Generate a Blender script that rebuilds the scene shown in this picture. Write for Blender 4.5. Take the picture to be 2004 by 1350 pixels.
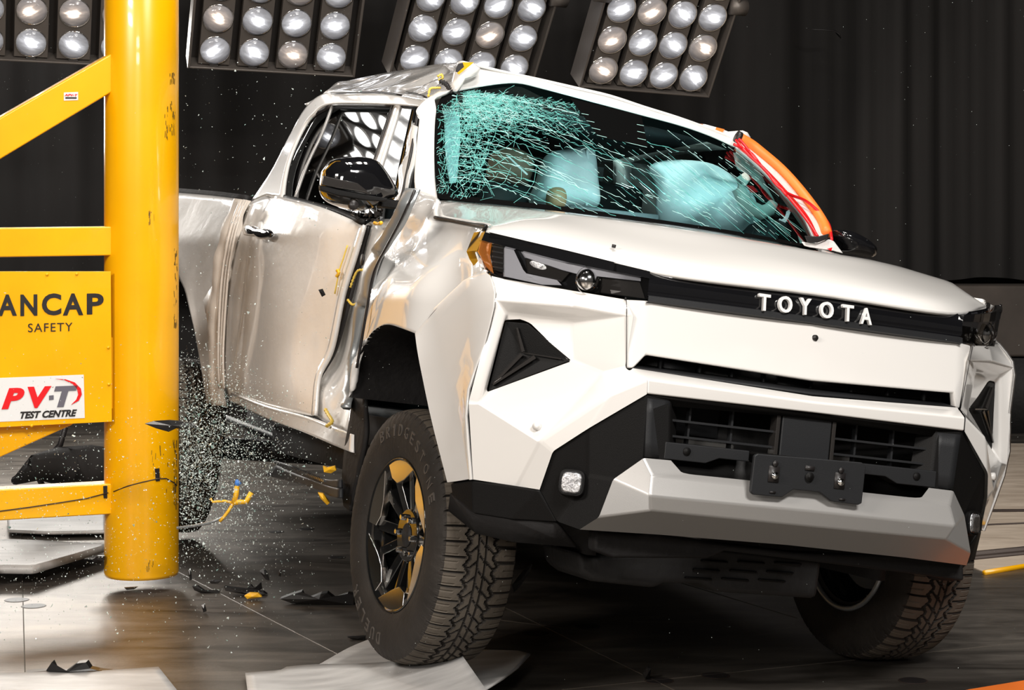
import bpy, bmesh, math, random
from mathutils import Matrix, Vector, noise
rnd = random.Random(7)
for o in list(bpy.data.objects): bpy.data.objects.remove(o)
SC = bpy.context.scene; COL = SC.collection
PI = math.pi
# ---------------------------------------------------------------- camera
F, CX, H, CZ = 4000.0, 1002.0, 418.0, 1.467
cam = bpy.data.cameras.new('camera'); cam.sensor_width = 36; cam.lens = 36*F/2004
cam.shift_y = -(675-H)/2004; cam.clip_end = 200
co = bpy.data.objects.new('camera', cam); COL.objects.link(co)
co.location = (0, 0, CZ); co.rotation_euler = (PI/2, 0, 0); SC.camera = co
SC.view_settings.view_transform = 'Standard'; SC.view_settings.look = 'None'
SC.view_settings.gamma = 1; SC.view_settings.use_curve_mapping = False
SC.view_settings.exposure = 0.0
w = bpy.data.worlds.new('hall_air'); SC.world = w; w.use_nodes = True
w.node_tree.nodes['Background'].inputs[0].default_value = (1.0, .93, .86, 1)
w.node_tree.nodes['Background'].inputs[1].default_value = 0.06
def area(name, loc, target, size, power, color=(1, .96, .9), size_y=None, spread=180):
    l = bpy.data.lights.new(name, 'AREA'); l.energy = power; l.color = color; l.spread = math.radians(spread)
    l.shape = 'RECTANGLE' if size_y else 'DISK'; l.size = size
    if size_y: l.size_y = size_y
    o = bpy.data.objects.new(name, l); COL.objects.link(o); o.location = loc
    o.rotation_euler = (Vector(target)-Vector(loc)).to_track_quat('-Z', 'Y').to_euler()
    return o
# grids of round lamps out of view; hall lighting plus some added brighteners
def lamp_grid(loc, target, nx, ny, step, size, power, color=(1, .96, .9)):
    loc = Vector(loc); d = (Vector(target)-loc).normalized(); u = d.cross(Vector((0, 0, 1))).normalized(); v = u.cross(d)
    for i in range(nx):
        for j in range(ny):
            p = loc+u*(i-(nx-1)/2)*step+v*(j-(ny-1)/2)*step
            area('unseen_lamp', p, p+d, size, power/(nx*ny), color)
lamp_grid((2.6, .6, 5.4), (1.0, 6.0, .9), 4, 2, .5, .40, 470, (1, .97, .93))
lamp_grid((-4.6, 1.0, 4.2), (-.9, 7.5, .9), 4, 2, .5, .35, 360, (1, .92, .84))
lamp_grid((-3.5, 13.2, 2.3), (-1.2, 7.0, 0), 5, 2, .5, .45, 120)  # added at back left, out of view, to brighten the left floor
lamp_grid((-1.6, -1.5, 3.4), (-2.0, 8, 1.2), 3, 2, .5, .4, 140)  # added fill, aimed to brighten the yellow post and its panel
lamp_grid((0.5, 6.5, 6.5), (.3, 7.0, 1.0), 4, 3, .6, .3, 260)
# ---------------------------------------------------------------- materials
def mat(name, col, rough=.5, metal=0, coat=0, bump=0, bscale=30, vary=0, vscale=6, emis=0, spec=.5, col2=None, alpha=1, stretch=None):
    m = bpy.data.materials.new(name); m.use_nodes = True; nt = m.node_tree; n = nt.nodes; L = nt.links
    b = n['Principled BSDF']; b.inputs['Base Color'].default_value = (*col, 1); b.inputs['Roughness'].default_value = rough
    b.inputs['Metallic'].default_value = metal; b.inputs['Coat Weight'].default_value = coat; b.inputs['Coat Roughness'].default_value = .04
    b.inputs['Specular IOR Level'].default_value = spec; b.inputs['Alpha'].default_value = alpha
    if emis: b.inputs['Emission Color'].default_value = (*col, 1); b.inputs['Emission Strength'].default_value = emis
    tc = n.new('ShaderNodeTexCoord'); mp = n.new('ShaderNodeMapping'); L.new(tc.outputs['Object'], mp.inputs[0])
    if stretch: mp.inputs['Scale'].default_value = stretch
    if vary:
        t = n.new('ShaderNodeTexNoise'); t.inputs['Scale'].default_value = vscale; t.inputs['Detail'].default_value = 6; L.new(mp.outputs[0], t.inputs[0])
        r = n.new('ShaderNodeValToRGB'); c2 = col2 or tuple(c*(1-vary) for c in col)
        r.color_ramp.elements[0].position = .35; r.color_ramp.elements[1].position = .65
        r.color_ramp.elements[0].color = (*c2, 1); r.color_ramp.elements[1].color = (*col, 1)
        L.new(t.outputs[0], r.inputs[0]); L.new(r.outputs[0], b.inputs['Base Color'])
    if bump:
        t = n.new('ShaderNodeTexNoise'); t.inputs['Scale'].default_value = bscale; t.inputs['Detail'].default_value = 4; L.new(mp.outputs[0], t.inputs[0])
        bp = n.new('ShaderNodeBump'); bp.inputs['Strength'].default_value = bump; bp.inputs['Distance'].default_value = .01
        L.new(t.outputs[0], bp.inputs['Height']); L.new(bp.outputs[0], b.inputs['Normal'])
    return m
M = {}
M['white'] = mat('white_paint', (.79, .765, .735), .28, 0, 1.0)
M['dented'] = mat('dented_white_paint', (.79, .765, .735), .26, 0, 1.0, bump=.5, bscale=7)
M['primer'] = mat('bare_steel_edge', (.36, .38, .39), .35, .5, bump=.3, bscale=12)
M['beige'] = mat('torn_beige_edge', (.70, .62, .54), .4, 0, .3)
M['blackplas'] = mat('black_grained_plastic', (.006, .0056, .0055), .55, bump=.15, bscale=400, spec=.18)
M['darkplas'] = mat('dark_grey_plastic', (.016, .0165, .018), .5, bump=.1, bscale=400, spec=.3)
M['gloss'] = mat('piano_black', (.006, .006, .007), .06, 0, 1.0)
M['silver'] = mat('satin_silver_paint', (.36, .35, .34), .38, .3, .2, bump=.05, bscale=500)
M['rubber'] = mat('tyre_rubber', (.032, .027, .023), .72, bump=.2, bscale=60, vary=.3, vscale=9, spec=.3)
M['alloy'] = mat('machined_alloy', (.86, .83, .78), .16, 1.0)
M['rimblack'] = mat('gloss_black_alloy', (.010, .010, .010), .12, .2, .8)
M['chrome'] = mat('chrome', (.85, .85, .85), .12, 1)
M['under'] = mat('underbody_black', (.010, .009, .009), .7, bump=.4, bscale=25)
M['liner'] = mat('wheel_arch_liner', (.010, .009, .009), .75, bump=.3, bscale=40, spec=.25)
M['cabin'] = mat('dark_cabin_trim', (.018, .022, .024), .7)
M['dash'] = mat('dashboard', (.05, .06, .06), .6)
M['airbag'] = mat('airbag_cloth', (.80, .86, .88), .8, bump=.5, bscale=9)
M['pillartrim'] = mat('grey_pillar_trim', (.45, .52, .47), .6)
M['skin'] = mat('dummy_vinyl', (.50, .28, .15), .55)
M['dummycloth'] = mat('dummy_brown_head', (.30, .19, .13), .7)
M['yellow'] = mat('yellow_enamel', (1.0, .48, .0), .3, 0, .3, vary=.12, vscale=3, bump=.03, bscale=8)
M['orange'] = mat('orange_cloth', (1.0, .22, .03), .5)
M['red'] = mat('red_cable', (.75, .01, .015), .35)
M['whitecloth'] = mat('white_tape', (.78, .76, .74), .6, bump=.4, bscale=40)
M['letter'] = mat('white_letter', (.80, .79, .78), .3)
M['ink'] = mat('black_lettering', (.018, .015, .015), .45, vary=.3, vscale=20)
M['inkred'] = mat('red_lettering', (.78, .008, .012), .4)
M['inkgrey'] = mat('grey_lettering', (.14, .13, .16), .4)
M['sheet'] = mat('pale_sheet', (.50, .485, .47), .45, vary=.28, vscale=5, bump=.1, bscale=15, stretch=(1, 3, 1))
M['sheetb'] = mat('pale_board_edge', (.22, .15, .11), .6)
M['wallc'] = mat('concrete_barrier', (.07, .055, .045), .7, vary=.4, vscale=3)
M['house'] = mat('lamp_bank_housing', (.05, .044, .04), .5, .3)
M['strip'] = mat('lamp_strip_metal', (.15, .13, .115), .45, .4)
M['amber'] = mat('amber_reflector', (.75, .25, .04), .15, .3, 1.0)
M['hlblue'] = mat('grey_light_guide', (.55, .56, .62), .45, 0, .4)
M['hlgrey'] = mat('smoked_reflector', (.05, .045, .042), .18, .5, 1.0)
M['yellowdeb'] = mat('yellow_debris', (.95, .50, .02), .4)
M['blue'] = mat('blue_debris', (.05, .20, .60), .4)
M['blackdeb'] = mat('broken_black_plastic', (.012, .011, .011), .3)
M['shard'] = mat('broken_glass_crumb', (.62, .70, .66), .15, 0, 1.0)
M['green'] = mat('green_glass_piece', (.22, .34, .30), .2)
M['crack'] = mat('crack_line', (.10, .42, .38), .5)
M['crackw'] = mat('bright_crack_line', (.42, .72, .68), .4)
M['rail'] = mat('rusty_rail', (.05, .035, .028), .5, .4)
M['brownarch'] = mat('bare_orange_primer_mark', (.80, .52, .33), .3, 0, .8)
def curtain_mat():
    m = mat('dark_curtain_cloth', (.028, .026, .025), .9, vary=.25, vscale=2, stretch=(1, 1, .15), spec=.2)
    return m
M['curtain'] = curtain_mat()
def glass_mat(name, tint, gl=.08, rough=.0, fr=.9):
    m = bpy.data.materials.new(name); m.use_nodes = True; n = m.node_tree.nodes; L = m.node_tree.links; n.clear()
    o = n.new('ShaderNodeOutputMaterial'); t = n.new('ShaderNodeBsdfTransparent'); t.inputs[0].default_value = (*tint, 1)
    g = n.new('ShaderNodeBsdfGlossy'); g.inputs['Roughness'].default_value = rough
    lw = n.new('ShaderNodeFresnel'); lw.inputs[0].default_value = 1.5; mx = n.new('ShaderNodeMixShader')
    L.new(lw.outputs[0], mx.inputs[0]); L.new(t.outputs[0], mx.inputs[1]); L.new(g.outputs[0], mx.inputs[2]); L.new(mx.outputs[0], o.inputs[0])
    return m
M['wsglass'] = glass_mat('green_tinted_windscreen', (.52, .82, .83))
M['darkglass'] = glass_mat('smoked_side_glass', (.10, .095, .09), rough=.02)
M['clear'] = glass_mat('clear_lens', (.85, .85, .85))
def lens_mat(name, tint, k):
    m = bpy.data.materials.new(name); m.use_nodes = True; n = m.node_tree.nodes; L = m.node_tree.links
    b = n['Principled BSDF']; b.inputs['Base Color'].default_value = (.25, .25, .27, 1); b.inputs['Roughness'].default_value = .15; b.inputs['Coat Weight'].default_value = 1
    tc = n.new('ShaderNodeTexCoord'); L0 = n.new('ShaderNodeVectorMath'); L0.operation = 'MULTIPLY'; L0.inputs[1].default_value = (1, 1.5, 0)
    L.new(tc.outputs['Object'], L0.inputs[0])
    off = n.new('ShaderNodeVectorMath'); off.operation = 'ADD'; off.inputs[1].default_value = (.006, -.018, 0); L.new(L0.outputs[0], off.inputs[0])
    ln = n.new('ShaderNodeVectorMath'); ln.operation = 'LENGTH'; L.new(off.outputs[0], ln.inputs[0])
    ns = n.new('ShaderNodeTexNoise'); ns.inputs['Scale'].default_value = 22; ns.inputs['Detail'].default_value = 3
    mp = n.new('ShaderNodeMapping'); mp.inputs['Scale'].default_value = (.6, 2.2, 1); L.new(tc.outputs['Object'], mp.inputs[0]); 
    oi = n.new('ShaderNodeObjectInfo'); ad = n.new('ShaderNodeVectorMath'); ad.operation = 'ADD'; L.new(mp.outputs[0], ad.inputs[0])
    cb = n.new('ShaderNodeCombineXYZ'); L.new(oi.outputs['Random'], cb.inputs[2]); L.new(cb.outputs[0], ad.inputs[1]); L.new(ad.outputs[0], ns.inputs[0])
    ml = n.new('ShaderNodeMath'); ml.operation = 'MULTIPLY_ADD'; ml.inputs[1].default_value = .07; L.new(ns.outputs[0], ml.inputs[0]); L.new(ln.outputs['Value'], ml.inputs[2])
    r = n.new('ShaderNodeValToRGB'); e = r.color_ramp.elements; e[0].position = .048; e[0].color = (1, 1, 1, 1); e[1].position = .15; e[1].color = (.008, .008, .009, 1)
    for p, c in ((.062, .34), (.080, .07), (.105, .03)):
        x = e.new(p); x.color = (c, c, c*1.05, 1)
    L.new(ml.outputs[0], r.inputs[0])
    mx = n.new('ShaderNodeVectorMath'); mx.operation = 'MULTIPLY'; mx.inputs[1].default_value = tint; L.new(r.outputs[0], mx.inputs[0])
    L.new(mx.outputs[0], b.inputs['Emission Color']); b.inputs['Emission Strength'].default_value = k
    return m
M['lens'] = lens_mat('lit_lamp_lens', (.98, .99, 1.0), 8.0)
M['lensw'] = lens_mat('warm_lit_lamp_lens', (1.0, .78, .60), 6.0)
M['lenshot'] = mat('fully_lit_lamp_lens', (1, .98, .95), .3, emis=9)
def floor_mat(name, c1, c2, metal, r0, r1, plate=True):
    m = bpy.data.materials.new(name); m.use_nodes = True; n = m.node_tree.nodes; L = m.node_tree.links; b = n['Principled BSDF']
    b.inputs['Metallic'].default_value = metal
    tc = n.new('ShaderNodeTexCoord'); mp = n.new('ShaderNodeMapping'); mp.inputs['Scale'].default_value = (1, 3.5, 1); mp.inputs['Rotation'].default_value = (0, 0, .3); L.new(tc.outputs['Object'], mp.inputs[0])
    t = n.new('ShaderNodeTexNoise'); t.inputs['Scale'].default_value = 2.2; t.inputs['Detail'].default_value = 9; t.inputs['Roughness'].default_value = .62; t.inputs['Distortion'].default_value = .8; L.new(mp.outputs[0], t.inputs[0])
    r = n.new('ShaderNodeValToRGB'); r.color_ramp.elements[0].position = .35; r.color_ramp.elements[1].position = .68
    r.color_ramp.elements[0].color = (*c1, 1); r.color_ramp.elements[1].color = (*c2, 1); L.new(t.outputs[0], r.inputs[0])
    L.new(r.outputs[0], b.inputs['Base Color'])
    mr = n.new('ShaderNodeMapRange'); mr.inputs['To Min'].default_value = r0; mr.inputs['To Max'].default_value = r1; L.new(t.outputs[0], mr.inputs[0]); L.new(mr.outputs[0], b.inputs['Roughness'])
    t2 = n.new('ShaderNodeTexNoise'); t2.inputs['Scale'].default_value = 60; L.new(mp.outputs[0], t2.inputs[0])
    bp = n.new('ShaderNodeBump'); bp.inputs['Strength'].default_value = .12; bp.inputs['Distance'].default_value = .01; L.new(t2.outputs[0], bp.inputs['Height']); L.new(bp.outputs[0], b.inputs['Normal'])
    return m
M['floor'] = floor_mat('worn_steel_floor', (.10, .088, .076), (.26, .23, .20), .75, .30, .52)
M['concrete'] = floor_mat('pale_concrete', (.50, .40, .31), (.74, .62, .50), 0, .4, .6)
# ---------------------------------------------------------------- projection helpers: a photo point -> the true 3D point on a given surface
R = Matrix(((0.33377, 0.93602, 0.11167), (-0.94132, 0.32465, 0.0923), (0.05014, -0.13592, 0.98945)))
T = Vector((.4214, 6.5748, .1534)); CAM = Vector((0, 0, CZ)); RT = R.transposed(); OT = RT @ (CAM-T)
def Wd(px, py, d): return Vector(((px-CX)/F*d, d, CZ+(H-py)/F*d))
def G(px, py, z=0.0): return Wd(px, py, (CZ-z)*F/(py-H))
def ray(px, py): return RT @ Vector(((px-CX)/F, 1, (H-py)/F))
def U(px, py, X=None, Y=None, Z=None):
    d = ray(px, py); a, v = (0, X) if X is not None else (1, Y) if Y is not None else (2, Z)
    return OT+d*((v-OT[a])/d[a])
def UF(px, py, f, k0=5.0, k1=11.0):
    "first crossing of the ray with the surface f(p)=0 in truck space"
    d = ray(px, py); n = 48; a = k0; fa = f(OT+d*a)
    for i in range(1, n+1):
        b = k0+(k1-k0)*i/n; fb = f(OT+d*b)
        if (fa < 0) != (fb < 0):
            for _ in range(26):
                m = (a+b)/2; fm = f(OT+d*m)
                if (fm < 0) == (fa < 0): a, fa = m, fm
                else: b = m
            return OT+d*b
        a, fa = b, fb
    return OT+d*7.5
def PJ(p):
    q = R @ Vector(p)+T-CAM
    return (CX+F*q[0]/q[1], H-F*q[2]/q[1])
# ---------------------------------------------------------------- object helpers
def tag(o, label=None, cat=None, group=None, kind=None):
    for k, v in (('label', label), ('category', cat), ('group', group), ('kind', kind)):
        if v: o[k] = v
    return o
def empty(name, loc=(0, 0, 0), rot=None, parent=None):
    o = bpy.data.objects.new(name, None); COL.objects.link(o); o.location = loc; o.empty_display_size = .1
    if rot: o.rotation_euler = rot
    if parent: o.parent = parent
    return o
def obj(name, verts, faces, m, parent=None, smooth=True, bevel=0, solid=0, angle=None, seg=2, off=-1):
    me = bpy.data.meshes.new(name); me.from_pydata([tuple(v) for v in verts], [], faces); me.validate(); me.update()
    o = bpy.data.objects.new(name, me); COL.objects.link(o); me.materials.append(M[m] if isinstance(m, str) else m)
    if parent: o.parent = parent
    if solid:
        s = o.modifiers.new('thickness', 'SOLIDIFY'); s.thickness = solid; s.offset = off
    if bevel:
        b = o.modifiers.new('bevel', 'BEVEL'); b.width = bevel; b.segments = seg; b.limit_method = 'ANGLE'; b.angle_limit = math.radians(angle or 12); b.harden_normals = False
    for p in me.polygons: p.use_smooth = smooth
    if smooth and (bevel or angle):
        wn = o.modifiers.new('wn', 'WEIGHTED_NORMAL'); wn.keep_sharp = True; wn.weight = 80
    return o
class MB:
    def __init__(s): s.v = []; s.f = []
    def add(s, vs, fs):
        k = len(s.v); s.v += [Vector(v) for v in vs]; s.f += [tuple(i+k for i in f) for f in fs]; return s
    def box(s, c, sz, mx=None):
        x, y, z = sz[0]/2, sz[1]/2, sz[2]/2; mx = mx or Matrix.Identity(3)
        vs = [Vector(c)+mx @ Vector((a*x, b*y, d*z)) for a in (-1, 1) for b in (-1, 1) for d in (-1, 1)]
        return s.add(vs, [(0, 1, 3, 2), (4, 6, 7, 5), (0, 4, 5, 1), (2, 3, 7, 6), (0, 2, 6, 4), (1, 5, 7, 3)])
    def hexa(s, a, b):
        "prism between two matching outlines"
        n = len(a)
        return s.add(list(a)+list(b), [tuple(range(n))[::-1], tuple(range(n, 2*n))]+[(i, (i+1) % n, n+(i+1) % n, n+i) for i in range(n)])
    def tube(s, pts, r, n=8, cap=True):
        pts = [Vector(p) for p in pts]; k = len(s.v); N = len(pts)
        for i, p in enumerate(pts):
            d = (pts[min(i+1, N-1)]-pts[max(i-1, 0)]).normalized()
            a = d.cross(Vector((.13, .2, 1))).normalized(); b = d.cross(a); rr = r[i] if isinstance(r, (list, tuple)) else r
            s.v += [p+(a*math.cos(2*PI*j/n)+b*math.sin(2*PI*j/n))*rr for j in range(n)]
        for i in range(N-1):
            for j in range(n): s.f.append((k+i*n+j, k+i*n+(j+1) % n, k+(i+1)*n+(j+1) % n, k+(i+1)*n+j))
        if cap: s.f += [tuple(k+j for j in range(n))[::-1], tuple(k+(N-1)*n+j for j in range(n))]
        return s
    def build(s, name, m, parent=None, **kw): return obj(name, s.v, s.f, m, parent, **kw)
def cr(p, t):
    "Catmull-Rom through the list p, t in 0..1"
    n = len(p)-1; x = min(max(t, 0), 1)*n; i = min(int(x), n-1); u = x-i
    g = lambda k: p[k] if 0 <= k <= n else (p[0]*2-p[1] if k < 0 else p[n]*2-p[n-1])
    a, b, c, d = g(i-1), g(i), g(i+1), g(i+2)
    return b*.5*2+(c-a)*(.5*u)+(a*2-b*5+c*4-d)*(.5*u*u)+(b*3-a-c*3+d)*(.5*u*u*u)
def pl(p, t, smooth=False):
    "point at arc-length fraction t of a polyline"
    p = [Vector(q) for q in p]; L = [0]
    for a, b in zip(p, p[1:]): L.append(L[-1]+(b-a).length)
    x = min(max(t, 0), 1)*L[-1]
    for i in range(len(p)-1):
        if x <= L[i+1] or i == len(p)-2:
            u = (x-L[i])/max(L[i+1]-L[i], 1e-9)
            if not smooth: return p[i].lerp(p[i+1], u)
            g = lambda k: p[k] if 0 <= k < len(p) else (p[0]*2-p[1] if k < 0 else p[-1]*2-p[-2])
            a, b, c, d = g(i-1), p[i], p[i+1], g(i+2)
            return b+(c-a)*(.5*u)+(a*2-b*5+c*4-d)*(.5*u*u)+(b*3-a-c*3+d)*(.5*u*u*u)
def coons(top, bot, left, right, nu, nv, fn, sm=(False,)*4, disp=None):
    "patch whose four borders are photo outlines; every point lies on the surface fn"
    V2 = lambda q: [Vector((x, y, 0)) for x, y in q]
    top, bot, left, right = V2(top), V2(bot), V2(left), V2(right); vs = []
    c00, c10, c01, c11 = top[0], top[-1], bot[0], bot[-1]
    tp = [pl(top, i/nu, sm[0]) for i in range(nu+1)]; bt = [pl(bot, i/nu, sm[1]) for i in range(nu+1)]
    lf = [pl(left, j/nv, sm[2]) for j in range(nv+1)]; rt = [pl(right, j/nv, sm[3]) for j in range(nv+1)]
    for j in range(nv+1):
        v = j/nv
        for i in range(nu+1):
            u = i/nu
            q = tp[i]*(1-v)+bt[i]*v+lf[j]*(1-u)+rt[j]*u-(c00*(1-u)*(1-v)+c10*u*(1-v)+c01*(1-u)*v+c11*u*v)
            p = fn(q.x, q.y)
            vs.append(p if disp is None else p+disp(p, u, v))
    fs = [(j*(nu+1)+i, (j+1)*(nu+1)+i, (j+1)*(nu+1)+i+1, j*(nu+1)+i+1) for j in range(nv) for i in range(nu)]
    return vs, fs
def loft(rows, nu, nv):
    "smooth grid through rows of control points"
    vs = []; rows = [[Vector(p) for p in r] for r in rows]
    for j in range(nv+1):
        line = [cr([r[k] for r in rows], j/nv) for k in range(len(rows[0]))]
        vs += [cr(line, i/nu) for i in range(nu+1)]
    fs = [(j*(nu+1)+i, (j+1)*(nu+1)+i, (j+1)*(nu+1)+i+1, j*(nu+1)+i+1) for j in range(nv) for i in range(nu)]
    return vs, fs
def mir(vs, fs): return [Vector((v[0], -v[1], v[2])) for v in vs], [tuple(reversed(f)) for f in fs]
def both(vs, fs):
    a, b = mir(vs, fs); k = len(vs); return list(vs)+a, list(fs)+[tuple(i+k for i in f) for f in b]
def text(name, s, size, m, parent, o, ux, uy, depth=.002, bold=0, shear=0, space=1, align='CENTER', fit=None):
    "lettering laid on the plane through o with axes ux (reading) and uy (up)"
    c = bpy.data.curves.new('t', 'FONT'); c.body = s; c.size = size; c.extrude = depth/2; c.offset = bold*size; c.shear = shear; c.space_character = space
    c.align_x = align; c.resolution_u = 4
    t = bpy.data.objects.new('t', c); COL.objects.link(t); bpy.context.view_layer.update()
    me = bpy.data.meshes.new_from_object(t.evaluated_get(bpy.context.evaluated_depsgraph_get())); bpy.data.objects.remove(t)
    me.name = name; me.materials.clear(); me.materials.append(M[m])
    xs = [v.co.x for v in me.vertices]; ys = [v.co.y for v in me.vertices]
    w, h = max(xs)-min(xs), max(ys)-min(ys); cx = (max(xs)+min(xs))/2; cy = (max(ys)+min(ys))/2
    sx, sy = (fit[0]/w, fit[1]/h) if fit else (1, 1)
    ux = Vector(ux).normalized(); uy = (Vector(uy)-ux*Vector(uy).dot(ux)).normalized(); n = ux.cross(uy)
    for v in me.vertices:
        q = v.co; v.co = Vector(o)+ux*((q.x-cx)*sx)+uy*((q.y-cy)*sy)+n*q.z
    ob = bpy.data.objects.new(name, me); COL.objects.link(ob)
    if parent: ob.parent = parent
    return ob
M['fogref'] = mat('faceted_reflector', (.9, .9, .92), .22, .7, bump=.8, bscale=90)
M['treaddust'] = mat('dusty_tread_block', (.105, .088, .070), .8, bump=.2, bscale=80, vary=.25, vscale=12, spec=.25)
M['matte'] = mat('matte_black', (.003, .003, .003), .9, spec=.03)
M['seam'] = mat('plate_seam_scratch', (.10, .085, .07), .5, .3)
M['holerim'] = mat('worn_hole_rim', (.09, .07, .055), .35, .7)
M['hallwall'] = mat('dark_hall_wall', (.02, .018, .017), .8)
M['scuff'] = mat('dark_scuff', (.10, .06, .01), .6)
# ---------------------------------------------------------------- the pickup
TK = empty('pickup_truck'); TK.matrix_world = Matrix.Translation(T) @ R.to_4x4()
tag(TK, 'white double-cab pickup with crushed roof, smashed green windscreen and dented doors', 'pickup truck')
sst = lambda x: (lambda t: t*t*(3-2*t))(min(max(x, 0), 1))
def sideY(x, z):
    y = .92-.03*sst((.62-z)/.2)-.36*max(z-1.22, 0)
    y -= .20*math.exp(-((x+1.0)/.45)**2)*sst((z-.3)/.5)
    if x < -2.4: y += .25*(-x-2.4)
    return y
def fendY(x, z): return .80+.045*sst((x-.2)/.35)+.13*sst((1.2-z)/.28)*(1-.9*sst((x-.05)/.40))*sst((z-.2)/.4)-.03*sst((z-1.2)/.15)
fs_ = lambda px, py: UF(px, py, lambda p: p.y+sideY(p.x, p.z))
def ff_(px, py):
    q = UF(px, py, lambda p: p.y+fendY(p.x, p.z)); return q if q.x < .555 else U(px, py, X=.555)
wsf = lambda p: p.x+1.24*p.z-(1.194+.19*(1-(p.y/.72)**2))
fw_ = lambda px, py: UF(px, py, wsf)
fso = lambda o: (lambda px, py: UF(px, py, lambda p: p.y+sideY(p.x, p.z)-o))   # o > 0: further inside the body
def fw_o(o): return lambda px, py: UF(px, py, lambda p: wsf(p)-o)
crump = lambda a, s: (lambda p, u, v: Vector((0, a*noise.noise(p*s)*math.sin(PI*min(max(u, 0), 1))**.5*math.sin(PI*v)**.5, 0)))
def patch(name, top, bot, left, right, fn, m, nu=28, nv=20, solid=.012, sm=(True,)*4, disp=None, mirror=False, parent=TK):
    vs, fs = coons(top, bot, left, right, nu, nv, fn, sm, disp)
    # orient towards the camera
    a, b, c = (vs[i] for i in fs[len(fs)//2][:3]); nrm = (b-a).cross(c-a)
    if nrm.dot(OT-a) < 0: fs = [tuple(reversed(f)) for f in fs]
    out = [obj(name, vs, fs, m, parent, solid=solid)]
    if mirror: out.append(obj(name, *mir(vs, fs), m, parent, solid=solid))
    return out
def pxtube(name, pts, fn, r, m, parent=TK, n=6, dense=4):
    p = [Vector((x, y, 0)) for x, y in pts]; q = [cr(p, i/(dense*(len(p)-1))) for i in range(dense*(len(p)-1)+1)] if len(p) > 2 else p
    return MB().tube([fn(v.x, v.y) for v in q], r, n).build(name, m, parent)
def ribbon(name, a, b, fa, fb, m, n=30, solid=.006, parent=TK, disp=None, mid=None):
    A = [Vector((x, y, 0)) for x, y in a]; B = [Vector((x, y, 0)) for x, y in b]; vs = []
    for i in range(n+1):
        p = pl(A, i/n, True); q = pl(B, i/n, True); P, Q = fa(p.x, p.y), fb(q.x, q.y)
        row = [P.lerp(Q, k/4) for k in range(5)]
        if mid: row = [r+Vector((0, -mid*math.sin(PI*k/4), 0)) for k, r in enumerate(row)]
        if disp: row = [r+disp(r, i/n, k/4) for k, r in enumerate(row)]
        vs += row
    fs = [(i*5+k, i*5+k+1, (i+1)*5+k+1, (i+1)*5+k) for i in range(n) for k in range(4)]
    return obj(name, vs, fs, m, parent, solid=solid)
def plate(name, pts, xf, m, thick=.012, parent=TK, mirror=False, bevel=.003):
    "flat-faced plate whose outline follows the photo; xf gives truck X for each point"
    f = xf if callable(xf) else (lambda x, y: xf)
    bm = bmesh.new(); vv = [bm.verts.new((x, y, 0)) for x, y in pts]; bm.faces.new(vv).normal_update(); bm.normal_update()
    if callable(xf):
        bmesh.ops.triangulate(bm, faces=bm.faces[:]); bmesh.ops.subdivide_edges(bm, edges=bm.edges[:], cuts=3, use_grid_fill=True)
    bm.verts.index_update(); bm.edges.index_update(); n = len(bm.verts)
    vs = [U(v.co.x, v.co.y, X=f(v.co.x, v.co.y)) for v in bm.verts]; vs += [p-Vector((thick, 0, 0)) for p in vs]
    fs = [tuple(v.index for v in q.verts) for q in bm.faces]; fs += [tuple(i+n for i in reversed(q)) for q in fs]
    fs += [(e.verts[0].index, e.verts[1].index, e.verts[1].index+n, e.verts[0].index+n) for e in bm.edges if len(e.link_faces) == 1]
    bm.free(); bm = bmesh.new(); vv = [bm.verts.new(v) for v in vs]; [bm.faces.new([vv[i] for i in q]) for q in fs]
    bmesh.ops.recalc_face_normals(bm, faces=bm.faces); bm.verts.index_update(); fs = [tuple(v.index for v in q.verts) for q in bm.faces]; bm.free()
    bv = 0 if callable(xf) else bevel
    out = [obj(name, vs, fs, m, parent, bevel=bv, angle=30, smooth=not callable(xf))]
    if mirror: out.append(obj(name, *mir(vs, fs), m, parent, bevel=bv, angle=30, smooth=not callable(xf)))
    return out
def pillow(name, pts, X0, front, back, m, parent=TK, pw=2.2, namp=0, nsc=4, rings=8, smooth_outline=True, axis='X', n=48):
    P = [Vector((x, y, 0)) for x, y in pts]; P.append(P[0])
    ring = []
    for i in range(n):
        q = pl(P, i/n, smooth_outline); ring.append(U(q.x, q.y, **{axis: X0}))
    c = sum(ring, Vector())/n; vs = []; ax = Vector((1, 0, 0)) if axis == 'X' else Vector((0, -1, 0))
    for sgn, dep in ((1, front), (-1, back)):
        for k in range(rings+1):
            if sgn == -1 and k == 0: continue
            r = 1-(k/rings)**1.6 if k < rings else .001; h = (1-r**pw)**(1/pw)
            for p in ring:
                q = c+(p-c)*r+ax*(sgn*dep*h)
                if namp: q += ax*(namp*noise.noise(q*nsc)*h)
                vs.append(q)
    fs = []
    for k in range(rings):
        for i in range(n): fs.append((k*n+i, k*n+(i+1) % n, (k+1)*n+(i+1) % n, (k+1)*n+i))
    off = rings*n
    for k in range(rings):
        a = 0 if k == 0 else off+k*n; b = off+(k+1)*n
        for i in range(n): fs.append((a+(i+1) % n, a+i, b+i, b+(i+1) % n))
    bm = bmesh.new(); vv = [bm.verts.new(v) for v in vs]; [bm.faces.new([vv[i] for i in f]) for f in fs]
    bmesh.ops.recalc_face_normals(bm, faces=bm.faces); bm.verts.index_update()
    f2 = [tuple(v.index for v in f.verts) for f in bm.faces]; bm.free()
    return obj(name, vs, f2, m, parent)

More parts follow.
